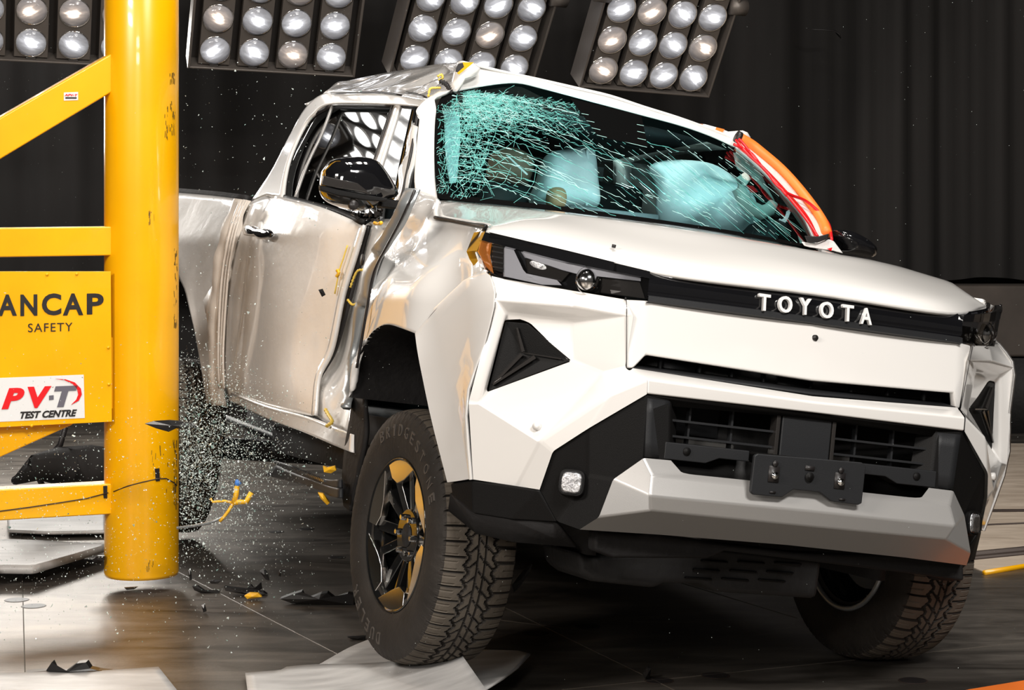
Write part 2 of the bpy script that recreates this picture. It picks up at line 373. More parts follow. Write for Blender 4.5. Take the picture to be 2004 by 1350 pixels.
# ---- bonnet
def hoodrow(pts): return [Vector(p) for p in pts]+[Vector((x, -y, z)) for x, y, z in reversed(pts[:-1])]
hood = [hoodrow(r) for r in (
 [(-.45, -.708, 1.298), (-.407, -.5, 1.325), (-.299, -.25, 1.318), (-.234, 0, 1.308)],
 [(-.38, -.739, 1.262), (-.22, -.55, 1.315), (-.10, -.28, 1.312), (-.05, 0, 1.300)],
 [(-.25, -.773, 1.226), (-.02, -.60, 1.284), (.15, -.30, 1.296), (.20, 0, 1.284)],
 [(.10, -.792, 1.192), (.22, -.63, 1.247), (.42, -.32, 1.256), (.48, 0, 1.246)],
 [(.42, -.816, 1.163), (.48, -.67, 1.192), (.70, -.36, 1.162), (.76, 0, 1.158)],
 [(.50, -.842, 1.142), (.62, -.71, 1.140), (.865, -.40, 1.098), (.905, 0, 1.095)],
 [(.513, -.851, 1.128), (.66, -.73, 1.104), (.925, -.45, 1.052), (.955, 0, 1.053)])]
def itl(P, x):
    for (a, b), (c_, d) in zip(P, P[1:]):
        if a <= x <= c_: return b+(d-b)*(x-a)/(c_-a)
    return -1e9
HB = [(857, 389), (880, 391), (1000, 402), (1110, 414), (1200, 425), (1285, 436), (1400, 453), (1500, 470), (1568, 482), (1600, 487), (1700, 503), (1760, 517), (1860, 547), (1938, 600)]
hv_, hf_ = loft(hood, 60, 50)
for i_, q in enumerate(hv_):
    for _ in range(80):
        a_, b_ = PJ(q)
        if b_ < itl(HB, a_)+1+min(3, (i_//61)*.6): q.z -= .001
        else: break
bonnet = obj('bonnet', hv_, hf_, 'white', TK, solid=.012, off=-1)
MB().box((.80, 0, 1.0), (.2, .8, .02)).box((.1, 0, 1.08), (1.0, 1.2, .02)).build('bonnet_underside', 'under', TK)
# ---- fenders (right one traced, left one its mirror image)
fend = patch('front_fender', [(811, 368), (855, 389), (851, 412), (853, 426), (905, 437), (952, 447), (945, 462)],
   [(689, 778), (698, 713), (720, 661), (741, 640), (761, 635), (791, 644), (817, 654)],
   [(811, 368), (790, 415), (762, 470), (742, 520), (726, 560), (712, 620), (702, 690), (689, 778)],
   [(945, 462), (935, 492), (950, 530), (913, 550), (850, 609), (817, 654)], ff_, 'white', 44, 44, sm=(False, True, True, False), mirror=True,
   disp=lambda p, u, v: Vector((0, -.012*math.exp(-((u-.15)/.12)**2)*math.sin(v*9)*noise.noise(p*5)*4, 0)))
# arch lip flare
arch = [(689, 778), (698, 713), (720, 661), (741, 640), (761, 635), (791, 644), (817, 654), (831, 735), (850, 824), (881, 944)]
archX = lambda px, py: (ff_(px, py) if px < 817 else U(px, py, X=.2+.28*((py-654)/290)**.95))
A3 = []
Pa = [Vector((x, y, 0)) for x, y in arch]
for i in range(61):
    q = pl(Pa, i/60, True); A3.append(archX(q.x, q.y) if i < 60 else archX(881, 944))
vs = []
for p in A3: vs += [p, p+Vector((0, .015, .0)), p+Vector((0, .05, 0)), p+Vector((0, .40, 0))]
fs = [(i*4+k, i*4+k+1, (i+1)*4+k+1, (i+1)*4+k) for i in range(60) for k in range(3)]
for v_, f_ in ((vs, fs), mir(vs, fs)): obj('wheel_arch_liner', v_, f_, 'liner', TK)
for s in (-1, 1):
    MB().box((-.1, s*.47, .62), (1.5, .03, .75)).box((.55, s*.6, .62), (.05, .3, .5)).build('wheel_well_wall', 'liner', TK)
# rear splash guard hanging behind the wheel
for s in (-1, 1):
    o_ = patch('splash_guard', [(690, 776), (712, 778)], [(672, 990), (684, 1000)], [(690, 776), (682, 830), (674, 875), (668, 950), (672, 990)], [(712, 778), (716, 850), (700, 930), (684, 1000)],
      lambda px, py: U(px, py, Y=-.88), 'liner', 6, 20, mirror=False) if s < 0 else None
def itp(tab, x):
    if x <= tab[0][0]: return tab[0][1]
    for (a, b), (c, d) in zip(tab, tab[1:]):
        if x <= c: return b+(d-b)*(x-a)/(c-a)
    return tab[-1][1]
BL = [(609, (850, .20)), (654, (817, .20)), (735, (831, .26)), (824, (850, .31)), (944, (881, .36))]
RID = [((854, 605), .25), ((868, 670), .33), ((880, 728), .40), ((905, 830), .50), ((924, 937), .60)]
MID = [((962, 540), .587), ((972, 587), .674), ((950, 680), .655), ((917, 787), .633), ((926, 938), .610)]
ARC = [((817, 654), .20), ((822, 690), .235), ((831, 735), .28), ((850, 824), .365), ((881, 944), .48)]
rows = [[U(*p, X=x) for p, x in c] for c in (ARC, RID, [((913, 550), .45), ((925, 600), .53), ((920, 700), .56), ((912, 800), .575), ((925, 938), .605)], MID)]
rows = [[cr(r, k/10) for k in range(11)] for r in rows]
v_, f_ = [], []
for r in rows: v_ += r
f_ = [(j*11+k, j*11+k+1, (j+1)*11+k+1, (j+1)*11+k) for j in range(3) for k in range(10)]
f_ = [tuple(reversed(f)) for f in f_]
v_ += [U(950, 530, X=.545)]; f_.append((33, 22, len(v_)-1)) 
for g in ((v_, f_), mir(v_, f_)): obj('bumper_corner', *g, 'white', TK, solid=.01, off=-1, angle=30)
for pts, fn in (([(950, 529), (930, 540), (913, 550), (880, 580), (850, 609), (832, 632), (817, 654)], lambda x, y: U(x, y, X=itp([(817, .205), (850, .255), (913, .46), (950, .55)], x)+.004)),
               ([(1222, 587), (1226, 592), (1226, 720)], lambda x, y: U(x, y, X=.909)), ([(853, 426), (880, 431), (905, 436), (930, 440), (952, 443), (948, 452), (944, 462)], lambda x, y: ff_(x, y)+Vector((.004, -.004, 0)))):
    w_ = .0011 if pts[0][0] != 853 else .006
    t_ = pxtube('panel_gap', pts, fn, w_, 'ink')
    if w_ < .005: obj('panel_gap', *mir([v.co for v in t_.data.vertices], [tuple(p.vertices) for p in t_.data.polygons]), 'ink', TK)
q = min(hv_, key=lambda p: (PJ(p)[0]-1201)**2+(PJ(p)[1]-482)**2); q = UF(1201, 482, lambda p: p.z-q.z-(q.x-p.x)*.2)
MB().tube([q-Vector((0, 0, .004)), q+Vector((0, .001, .005))], .006, 8).build('bonnet_clip_mark', 'ink', bonnet)
# ---- faceted bumper face
def half(tab): return {k: U(x, y, X=X) if not isinstance(X, str) else U(x, y, Y=0) for k, (x, y, X) in tab.items()}
B = half({'a4': (962, 540, .589), 'a3': (987, 546, .614), 'a2b': (1110, 567, .79), 'a2': (1223, 586, .901),
 'R0': (972, 587, .676), 'T1': (1120, 600, .825), 'T2': (1224, 618, .905), 'R0i': (992, 613, .665), 'T1i': (1120, 628, .775),
 'R1': (917, 787, .635), 'R1i': (938, 790, .642), 'wh': (926, 938, .612), 'B0': (1267, 742, .99), 'B1': (1196, 772, .965), 'B2': (1057, 863, .82), 'B3': (1012, 951, .712),
 'inT': (1266, 771, .993), 'in1': (1150, 839, .925), 'bk1': (1082, 883, .839), 'bk2': (1056, 958, .80),
 'tI': (1121, 705, .775), 'tB': (951, 768, .625), 'tT': (1034, 629, .695), 'tT2': (987, 625, .645), 'M': (1224, 721, .905), 'Mr': (1180, 730, .87)})
S_ = {k: v for k, v in B.items()}
names = list(S_); ix = {k: i for i, k in enumerate(names)}
polys = [('a4', 'R0', 'T1', 'a2b', 'a3'), ('a2b', 'T1', 'T2', 'a2'), ('R0', 'R0i', 'T1i', 'T1'), ('T1', 'T1i', 'T2'), ('R0', 'R1', 'R1i', 'R0i'),
 ('T1i', 'tI', 'Mr', 'M', 'T2'), ('T1i', 'tT', 'tI'), ('R0i', 'tT2', 'tT', 'T1i'), ('R0i', 'R1i', 'tB', 'tT2'),
 ('R1i', 'B2', 'Mr', 'tI', 'tB'), ('Mr', 'B2', 'B1'), ('Mr', 'B1', 'B0', 'M'),
 ('R1', 'wh', 'B3', 'B2', 'R1i'), ('B0', 'B1', 'in1', 'inT'), ('B1', 'B2', 'bk1', 'in1'), ('B2', 'B3', 'bk2', 'bk1')]
hv = [S_[n] for n in names]; hf = [tuple(ix[n] for n in p) for p in polys]
obj('front_bumper_cover', hv, hf, 'white', TK, bevel=.012, angle=8, seg=3)
obj('front_bumper_cover', *mir(hv, hf), 'white', TK, bevel=.012, angle=8, seg=3)
# centre panel between the lamps and the slot, with the strip under the slot
c = {'a2': B['a2'], 'g': U(1274, 588, X=.925), 'a1': Vector((.948, 0, .970)), 'b1': Vector((.985, 0, .806)), 's1': U(1264, 694, X=.935), 's2': U(1238, 721, X=.91), 'M': U(1225, 721, X=.906)}
def sym(lst, tab):
    vs = []; fs = []
    for p in lst:
        k = len(vs); q = [Vector(tab[n]) for n in p]; q2 = [Vector((v.x, -v.y, v.z)) for v in reversed(q)]
        if abs(q[0].y) < 1e-6 or True:
            vs += q; fs.append(tuple(range(k, k+len(q)))); k = len(vs); vs += q2; fs.append(tuple(range(k, k+len(q2))))
    bm = bmesh.new(); vv = [bm.verts.new(v) for v in vs]; [bm.faces.new([vv[i] for i in f]) for f in fs]
    bmesh.ops.remove_doubles(bm, verts=bm.verts, dist=.0006); bmesh.ops.recalc_face_normals(bm, faces=bm.faces)
    bm.verts.index_update(); vs = [v.co.copy() for v in bm.verts]; fs = [tuple(v.index for v in f.verts) for f in bm.faces]; bm.free()
    # outward = +X for the bumper
    s = sum(((vs[f[1]]-vs[f[0]]).cross(vs[f[2]]-vs[f[0]])).x for f in fs)
    if s < 0: fs = [tuple(reversed(f)) for f in fs]
    return vs, fs
def osym(name, g, m, **kw):
    vs, fs = g
    if any(abs(v[1]) < .02 for v in vs): return obj(name, vs, fs, m, TK, **kw)
    for s in (-1, 1):
        idx = [i for i, v in enumerate(vs) if v[1]*s > 0]; mp = {k: i for i, k in enumerate(idx)}
        obj(name, [vs[i] for i in idx], [tuple(mp[i] for i in f) for f in fs if f[0] in mp], m, TK, **kw)
obj('bumper_centre_panel', *sym([('a2', 'M', 's2', 's1', 'g'), ('g', 's1', 'b1', 'a1')], c), 'white', TK, solid=.02, bevel=.006, angle=25)
c = {'M': U(1225, 723, X=.906), 'M2': U(1238, 723, X=.912), 'c1': Vector((.992, 0, .765)), 'B0': B['B0'], 'cB': Vector((1.022, 0, .745)), 'inT': B['inT'], 'd1': Vector((1.010, 0, .716))}
obj('bumper_cross_strip', *sym([('M', 'B0', 'cB', 'c1', 'M2'), ('B0', 'inT', 'd1', 'cB')], c), 'white', TK, solid=.015, bevel=.010, angle=8, seg=3)
# ---- black parts of the face
c = {'a': U(1266, 772, X=.985), 'b': U(1150, 840, X=.915), 'c': U(1083, 884, X=.83), 'd': U(1057, 958, X=.79), 'e': U(1090, 1020, X=.80), 'f': U(1135, 1036, X=.88),
     'o2': U(1172, 1012, X=.93), 'o1': U(1200, 938, X=.935), 's1': U(1260, 896, X=.975), 'p': U(1150, 930, X=.875), 'q': U(1313, 783, X=.975), 'r': U(1311, 901, X=.985), 'q2': U(1324, 790, X=.93), 'r2': U(1322, 905, X=.93)}
vs, fs = sym([('a', 'b', 'p', 'o1', 's1'), ('b', 'c', 'd', 'e', 'p'), ('p', 'e', 'f', 'o2', 'o1'), ('a', 's1', 'r', 'q'), ('q', 'r', 'r2', 'q2')], c)
osym('intake_surround', (vs, fs), 'blackplas', bevel=.008, angle=6, seg=3)
c = {'a': U(1266, 772, X=.983), 'q': U(1313, 783, X=.973), 'm': Vector((.99, 0, .715)), 'm2': Vector((.985, 0, .700)), 'q3': U(1316, 795, X=.968)}
obj('intake_top_trim', *sym([('a', 'q', 'q3', 'm2', 'm')], c), 'blackplas', TK, solid=.03)
fl = patch('intake_side_face', [(1268, 779), (1311, 785)], [(1263, 894), (1309, 899)], [(1268, 779), (1263, 894)], [(1311, 785), (1309, 899)], lambda x, y: U(x, y, X=.987-.00025*(x-1266)), 'darkplas', 4, 4, solid=.01, mirror=True)
# lower side cladding
cl = {'w0': U(881, 946, X=.48), 'w': U(924, 940, X=.602), 'd': U(1054, 959, X=.792), 'e': U(1090, 1022, X=.80), 'b3': U(1000, 1016, X=.70), 'b2': U(925, 1004, X=.60), 'b1': U(884, 966, X=.48), 'u1': U(880, 1000, X=.45), 'u2': U(935, 1045, X=.56), 'u3': U(1010, 1062, X=.68), 'u4': U(1130, 1072, X=.78)}
osym('lower_side_cladding', sym([('w0', 'w', 'b2', 'b1'), ('w', 'd', 'b3', 'b2'), ('d', 'e', 'b3')], cl), 'blackplas', solid=.012, bevel=.005, angle=8)
osym('lower_air_flap', sym([('b1', 'b2', 'u2', 'u1'), ('b2', 'b3', 'u3', 'u2'), ('b3', 'e', 'u4', 'u3')], {k: v-Vector((.015, 0, 0)) for k, v in cl.items()}), 'liner', solid=.012)
# skid plate
k_ = {'s1': U(1260, 896, X=.985), 's2': U(1313, 901, X=.985), 's3': U(1336, 927, X=1.0), 'C1': U(1588, 950, Y=0), 's4': U(1277, 930, X=1.006), 'C4': U(1583, 966, Y=0), 's5': U(1272, 970, X=1.03), 'C5': U(1576, 1000, Y=0),
      's6': U(1273, 999, X=1.01), 'C6': U(1570, 1031, Y=0), 's7': U(1290, 1046, X=.92), 'C7': U(1556, 1082, Y=0), 'o1': U(1200, 938, X=.948), 'o2': U(1172, 1012, X=.95), 'o3': U(1134, 1036, X=.89)}
k_['C1'].x = 1.0; k_['C4'] = Vector((1.022, 0, .495)); k_['C5'] = Vector((1.045, 0, .447)); k_['C6'] = Vector((1.022, 0, .404)); k_['C7'] = Vector((.93, 0, .342))
k_['C1'] = Vector((1.005, 0, .512))
obj('skid_plate', *sym([('s1', 's4', 's3', 's2'), ('s3', 's4', 'C4', 'C1'), ('s4', 's5', 'C5', 'C4'), ('s5', 's6', 'C6', 'C5'), ('s6', 's7', 'C7', 'C6'),
  ('s1', 'o1', 's5', 's4'), ('o1', 'o2', 's6', 's5'), ('o2', 'o3', 's7', 's6')], k_), 'silver', TK, bevel=.006, angle=6, seg=3)
# grille band and headlamps
hx = lambda px, py=0: itp([(930, .505), (934, .516), (949, .545), (962, .575), (987, .614), (1040, .70), (1120, .80), (1200, .88), (1272, .926), (1300, .93)], px)
bt = [Vector((.915, y, 1.047+.006*(1-(y/.5)**2))) for y in [(-.5+i*.05) for i in range(21)]]
bands = []
for y in [-.5+i*.05 for i in range(21)]:
    b_ = .926+.028*(1-(y/.5)**2)
    bands.append([Vector((b_-.03, y, 1.056)), Vector((b_-.012, y, 1.040)), Vector((b_+.001, y, 1.028)), Vector((b_+.004, y, .995)), Vector((b_-.004, y, .986)), Vector((b_+.010, y, .978)), Vector((b_+.006, y, .968))])
v_ = [p for r in bands for p in r]; f_ = [(i*7+k, i*7+k+1, (i+1)*7+k+1, (i+1)*7+k) for i in range(20) for k in range(6)]; f_ = [tuple(reversed(f)) for f in f_]
gb = obj('grille_band', v_, f_, 'gloss', TK, angle=30)
v_ = []
for y in [-.5+i*.05 for i in range(21)]:
    b_ = .926+.028*(1-(y/.5)**2); v_ += [Vector((b_-.004, y, .986)), Vector((b_+.010, y, .983)), Vector((b_+.011, y, .968)), Vector((b_-.01, y, .962))]
obj('grille_lower_lip', v_, [(i*4+k, (i+1)*4+k, (i+1)*4+k+1, i*4+k+1) for i in range(20) for k in range(3)], 'darkplas', TK, smooth=False)
for i, (ch, px, py) in enumerate(zip('TOYOTA', (1495, 1536, 1575, 1617, 1658, 1694), (592, 596, 600, 607, 613, 619))):
    yv = -.167+i*.0672; b_ = .926+.028*(1-(yv/.5)**2)
    text('badge_letter', ch, .05, 'letter', TK, U(px, py, X=b_+.012), (0, 1, .0), (-.12, 0, 1), depth=.012, bold=.02, fit=(.036 if ch in 'TYA' else .042, .047))
# headlamp assembly
HL = [(949, 452), (1110, 490), (1272, 530), (1268, 586), (1110, 566), (987, 547), (962, 541), (940, 505), (934, 490)]
plate('headlamp_backing', HL, lambda x, y: hx(x)-.040, 'gloss', .10, mirror=True)
def hplate(name, pts, off, m, th=.01, bevel=.002): return plate(name, pts, lambda x, y: hx(x)-off, m, th, mirror=True, bevel=bevel)
hplate('headlamp_upper_trim', [(949, 454), (1110, 492), (1272, 531), (1272, 545), (1110, 513), (985, 481), (942, 470)], -.004, 'gloss', .03)
hplate('turn_signal_reflector', [(943, 470), (963, 470), (959, 500), (966, 535), (950, 520), (937, 492)], .016, 'amber')
hplate('turn_signal_grid', [(963, 474), (986, 480), (985, 533), (966, 528), (960, 500)], .022, 'hlgrey')
for k in range(5): hplate('reflector_rib', [(964, 480+k*10), (985, 484+k*10), (985, 487+k*10), (964, 483+k*10)], .018, 'chrome', .004, 0)
hplate('daytime_light_guide', [(988, 481), (1003, 484), (1024, 528), (1030, 535), (1090, 548), (1099, 558), (1062, 557), (988, 541)], .018, 'hlblue', .012)
hplate('daytime_light_bar', [(1018, 486), (1036, 492), (1130, 518), (1240, 540), (1254, 544), (1254, 550), (1130, 536), (1100, 528), (1030, 504)], .014, 'hlblue', .012)
hplate('headlamp_bowl', [(1030, 506), (1110, 528), (1118, 530), (1098, 552), (1090, 548), (1034, 534)], .030, 'hlgrey')
hplate('inner_lamp_panel', [(1180, 536), (1252, 552), (1262, 584), (1175, 572)], .03, 'hlgrey')
for px_, py_ in ((1053, 519), (1097, 519)):  # shiny ovals modelled in place of the bowl's bright reflections
    for s in (-1, 1):
        c0 = U(px_, py_, X=hx(px_)-.026); d_ = Vector((.75, -.65, 0)).normalized(); t_ = Vector((.65, .75, 0)).normalized(); 
        ring = [c0+t_*(.026*math.cos(a*PI/12))+Vector((0, 0, .010*math.sin(a*PI/12)+.006*math.cos(a*PI/12)*-1)) for a in range(24)]
        v_ = ring+[c0+d_*.006]; f_ = [(a, (a+1) % 24, 24) for a in range(24)]
        if s > 0: v_, f_ = mir(v_, f_)
        obj('bowl_glint', v_, f_, 'fogref', TK)
for s in (-1, 1):
    p = U(1149, 549, X=hx(1149)-.02); p.y *= -s
    bm = bmesh.new(); bmesh.ops.create_uvsphere(bm, u_segments=24, v_segments=14, radius=.034); bmesh.ops.translate(bm, verts=bm.verts, vec=p)
    me = bpy.data.meshes.new('projector_lens'); bm.to_mesh(me); bm.free(); o_ = bpy.data.objects.new('projector_lens', me); COL.objects.link(o_); o_.parent = TK; me.materials.append(M['chrome'])
    for q in me.polygons: q.use_smooth = True
    MB().tube([p+Vector((.012, 0, 0)), p+Vector((.02, 0, 0))], .040, 28, False).build('projector_ring', 'hlgrey', TK)
vs, fs = coons(HL[:3], HL[3:7][::-1], [HL[0], HL[8], HL[7], HL[6]], [HL[2], HL[3]], 24, 8, lambda x, y: U(x, y, X=hx(x)+.002))
a_, b_, c_ = (vs[i] for i in fs[90][:3])
if (b_-a_).cross(c_-a_).dot(OT-a_) < 0: fs = [tuple(reversed(f)) for f in fs]
obj('headlamp_lens', vs, fs, 'clear', TK); obj('headlamp_lens', *mir(vs, fs), 'clear', TK)
# triangular vents with three-armed ridge
def tri(pts, off, th): return [U(x, y, X=X+off) for x, y, X in pts]
t_ = [(989, 629, .652), (1032, 633, .698), (1118, 705, .778), (955, 766, .632)]; cc = (1022, 690, .685)
a = tri(t_, -.004, 0); ctr = U(*cc[:2], X=.672)
vs = a+[ctr]; fs = [(0, 4, 1), (1, 4, 2), (2, 4, 3), (3, 4, 0)]; fs = [f for f in fs]
for g in ((vs, fs), mir(vs, fs)): obj('triangular_vent', *g, 'blackplas', TK, bevel=.002, angle=4, solid=.006)
for P_, Q_, w_ in (((1012, 641, .676), (1024, 688, .685), 3.2), ((965, 752, .64), (1021, 693, .687), 3.0), ((965, 752, .642), (1047, 698, .712), 3.6), ((1024, 690, .688), (1098, 702, .76), 1.2)):
    d = Vector((Q_[0]-P_[0], Q_[1]-P_[1], 0)).normalized(); n_ = Vector((-d.y, d.x, 0))*w_
    pts = [(P_[0]+n_.x*.5, P_[1]+n_.y*.5), (Q_[0]+n_.x, Q_[1]+n_.y), (Q_[0]-n_.x, Q_[1]-n_.y), (P_[0]-n_.x*.5, P_[1]-n_.y*.5)]
    fx = lambda x, y, P_=P_, Q_=Q_: P_[2]+(Q_[2]-P_[2])*((x-P_[0])/(Q_[0]-P_[0]) if abs(Q_[0]-P_[0]) > 20 else (y-P_[1])/(Q_[1]-P_[1]))+.006
    plate('vent_ridge', pts, fx, 'hlgrey', .012, mirror=True)
# slot under the centre panel
sl = MB(); sl.box((.84, 0, .79), (.02, 1.0, .10)).build('upper_slot_back', 'under', TK)
c = {'a': U(1240, 719, X=.912), 'b': Vector((.988, 0, .770)), 'c': Vector((.94, 0, .784)), 'd': U(1252, 712, X=.86)}
obj('upper_slot_ledge', *sym([('a', 'b', 'c', 'd')], c), 'darkplas', TK, solid=.006)
for yv in (-.42, -.30, -.2, -.1, .05, .18, .30, .42): MB().box((.88, yv, .785), (.02, .007, .07)).build('upper_slot_vane', 'darkplas', TK)
for yv in (-.36, .0): MB().box((.87, yv, .79), (.012, .10, .06)).build('upper_slot_cooler', 'darkplas', TK)
# intake interior
MB().box((.74, 0, .6), (.02, 1.05, .32)).build('radiator_core', 'under', TK)
for yv, w_, w2 in ((-.28, .22, .30), (.17, .07, .16)):
    MB().box((.76, yv, .66), (.01, w_, .09)).build('condenser_fins', 'darkplas', TK, smooth=False)
    MB().box((.79, yv, .592), (.03, w2, .024)).build('cooler_tank', 'silver', TK, bevel=.005, angle=30)
gb_ = MB()
for z in (.652, .609):
    for yv, w_ in ((-.255, .34), (.26, .36)): MB().box((.945, yv, z), (.03, w_, .006)).build('intake_bar', 'darkplas', TK, smooth=False)
for yv in (-.34, -.21, .18, .30): MB().box((.93, yv, .635), (.02, .006, .14)).build('intake_upright', 'darkplas', TK, smooth=False)
MB().box((.95, .004, .640), (.05, .155, .13)).build('radar_cover', 'darkplas', TK, bevel=.004, angle=30)
for yv in (-.085, .09): MB().box((.955, yv, .64), (.04, .012, .14)).build('radar_frame', 'hlgrey', TK, bevel=.002, angle=30)
for s in (-1, 1):
    MB().hexa([Vector((.985, s*y, z)) for y, z in ((.425, .592), (.17, .592), (.17, .562), (.26, .562), (.30, .545), (.425, .545))], [Vector((.93, s*y, z)) for y, z in ((.425, .592), (.17, .592), (.17, .562), (.26, .562), (.30, .545), (.425, .545))]).build('lower_crossbar', 'darkplas', TK, bevel=.003, angle=30)
    MB().tube([Vector((.985, s*.36, .572)), Vector((.989, s*.36, .572))], .011, 20).build('parking_sensor', 'blackplas', TK)
MB().box((.90, 0, .52), (.02, .9, .09)).build('intake_floor_back', 'under', TK)
MB().box((.965, 0, .575), (.05, .30, .03)).build('bracket_mount', 'blackplas', TK, bevel=.006, angle=30)
# number-plate bracket
bp_ = plate('number_plate_bracket', [(1483, 888), (1688, 905), (1695, 912), (1687, 985), (1680, 988), (1627, 981), (1604, 963), (1553, 958), (1531, 973), (1475, 968), (1469, 962), (1477, 892)], 1.058, 'darkplas', .014, bevel=.003)[0]
for px, py in ((1515, 930), (1644, 943)):
    c0 = U(px, py, X=1.062)
    MB().tube([c0, c0+Vector((.008, 0, 0))], .010, 16).tube([c0+Vector((.008, 0, 0)), c0+Vector((.010, 0, 0))], .005, 12).build('bracket_bolt', 'chrome', bp_)
    MB().box(c0+Vector((-.003, 0, .003)), (.004, .032, .044)).build('bracket_slot', 'ink', bp_)
    MB().tube([c0+Vector((0, 0, .032)), c0+Vector((.003, 0, .032))], .008, 14).build('bracket_hole', 'ink', bp_)
c0 = U(1584, 933, X=1.062); MB().tube([c0, c0+Vector((.003, 0, 0))], .013, 18).tube([c0+Vector((.003, 0, 0)), c0+Vector((.005, 0, 0))], .006, 18).build('bracket_hole', 'blackplas', bp_)
MB().box(U(1585, 916, X=1.060), (.004, .028, .012)).build('bracket_slot', 'ink', bp_)
for px, py in ((1512, 963), (1648, 977)): MB().box(U(px, py, X=1.060), (.004, .018, .005)).build('bracket_slot', 'ink', bp_)
# camera hole, sensors, fog lamps
c0 = U(1596, 661, X=.962); MB().tube([c0-Vector((.02, 0, 0)), c0+Vector((.001, 0, 0))], .0085, 18).build('front_camera', 'ink', TK)
for s in (1, -1):
    c0 = U(1050, 834, X=.80); n_ = Vector((.75, -.62, .1)); c0.y *= s; n_.y *= s; n_.normalize()
    MB().tube([c0-n_*.01, c0+n_*.004], .0115, 20).tube([c0+n_*.004, c0+n_*.0055], .009, 20).build('corner_sensor', 'white', TK)
    f0 = U(1119, 944, X=.862); f0.y *= s; n_ = Vector((.86, -.5*s, .05)).normalized(); u_ = Vector((0, 0, 1)).cross(n_).normalized(); w_ = n_.cross(u_)
    def sq(r, d, k=24, e=.55): return [f0+n_*d+u_*(r*(abs(math.cos(t))**e)*(1 if math.cos(t) > 0 else -1))+w_*(r*(abs(math.sin(t))**e)*(1 if math.sin(t) > 0 else -1)) for t in [2*PI*i/k for i in range(k)]]
    MB().hexa(sq(.040, -.03), sq(.036, .006)).build('fog_lamp_bezel', 'blackplas', TK, bevel=.002, angle=40)
    MB().hexa(sq(.030, 0), sq(.027, .011)).build('fog_lamp_reflector', 'fogref', TK, bevel=.003, angle=40)
    MB().hexa(sq(.031, .010), sq(.026, .018)).build('fog_lamp_lens', 'clear', TK, bevel=.003, angle=40)
# under the skid plate
plate('lower_valance', [(1165, 1038), (1290, 1046), (1556, 1080), (1830, 1088), (1886, 1080), (1888, 1138), (1780, 1122), (1600, 1100), (1420, 1078), (1385, 1093), (1200, 1092), (1164, 1078)], .84, 'liner', .06, bevel=.01)
plate('engine_undertray', [(1128, 1078), (1150, 1090), (1400, 1070), (1610, 1095), (1600, 1172), (1400, 1158), (1370, 1142), (1300, 1142), (1284, 1151), (1160, 1138), (1136, 1120)], .62, 'under', .3, bevel=.02)
for r_, yy in enumerate((1095, 1112, 1128)):
    for k in range(3):
        x0 = 1375+k*72-r_*16; plate('undertray_rib', [(x0, yy+k*2), (x0+52, yy+4+k*2), (x0+50, yy+8+k*2), (x0-2, yy+4+k*2)], .63, 'blackplas', .02)
# ---------------------------------------------------------------- side of the pickup that met the pole
gpl = lambda x, z: .86-.36*(z-1.22)-.12*(x+2)
gl_off = lambda o: (lambda x, y: UF(x, y, lambda p: p.y+gpl(p.x, p.z)-o))
dn = lambda a, s: (lambda p, u, v: (p-OT).normalized()*(2*a*noise.noise(p*s))*min(1, 6*u*(1-u))*min(1, 6*v*(1-v)))   # dents pushed along the line of sight
patch('bed_side', [(296, 370), (350, 377), (420, 383), (470, 388), (486, 392)], [(404, 790), (440, 794)],
   [(296, 370), (296, 430), (330, 500), (362, 568), (380, 645), (394, 722), (404, 790)], [(486, 392), (462, 440), (440, 510), (431, 590), (432, 700), (440, 794)], fs_, 'dented', 24, 40, sm=(False, False, False, True), disp=dn(.03, 2.5))
pxtube('bed_top_rail', [(296, 371), (350, 377), (420, 383), (484, 391)], fso(.02), .022, 'under')
# bed box behind (floor, front panel, far side)
b0 = MB()
b0.box((-3.45, .05, .75), (2.0, 1.3, .04)).box((-2.55, 0, 1.05), (.04, 1.5, .6)).box((-4.35, .1, 1.0), (.05, 1.6, .6)).build('bed_box', 'under', TK)
v_ = []; 
for x in [-4.35+i*.1 for i in range(20)]:
    for z in (.5, .7, .9, 1.1, 1.3, 1.42): v_.append(Vector((x, .93-.10*max(0, -x-2.9)-.02*abs(z-.95)-(.0), z+.0)))
obj('bed_side', v_, [(i*6+k, (i+1)*6+k, (i+1)*6+k+1, i*6+k+1) for i in range(19) for k in range(5) if not (k < 3 and 7 < i < 16)], 'white', TK, solid=.03)
ribbon('crumpled_door_edge', [(470, 390), (452, 440), (436, 510), (428, 590), (425, 690), (428, 760), (434, 794)], [(492, 394), (474, 440), (455, 510), (443, 590), (438, 690), (440, 760), (447, 796)], fs_, fs_, 'beige', 40, mid=.05, disp=lambda r, t, k: Vector((.01*noise.noise(r*9), -.012*noise.noise(r*14), 0)))
for dx, w_ in ((2, .008), (8, .006), (13, .006)):
    pxtube('folded_seam', [(470+dx, 392), (452+dx, 440), (437+dx, 510), (429+dx, 590), (426+dx*.8, 690), (429+dx*.7, 760)], fso(-.045), w_, 'beige', n=5)
MB().add([fs_(x, y)+Vector((.02, -.03-.02*(i % 2), 0)) for i, (x, y) in enumerate([(432, 552), (418, 590), (416, 625), (422, 612), (425, 660), (428, 640)])], [(0, 1, 3), (1, 2, 3), (3, 4, 5), (0, 3, 5)]).build('torn_flap', 'beige', TK, solid=.003)
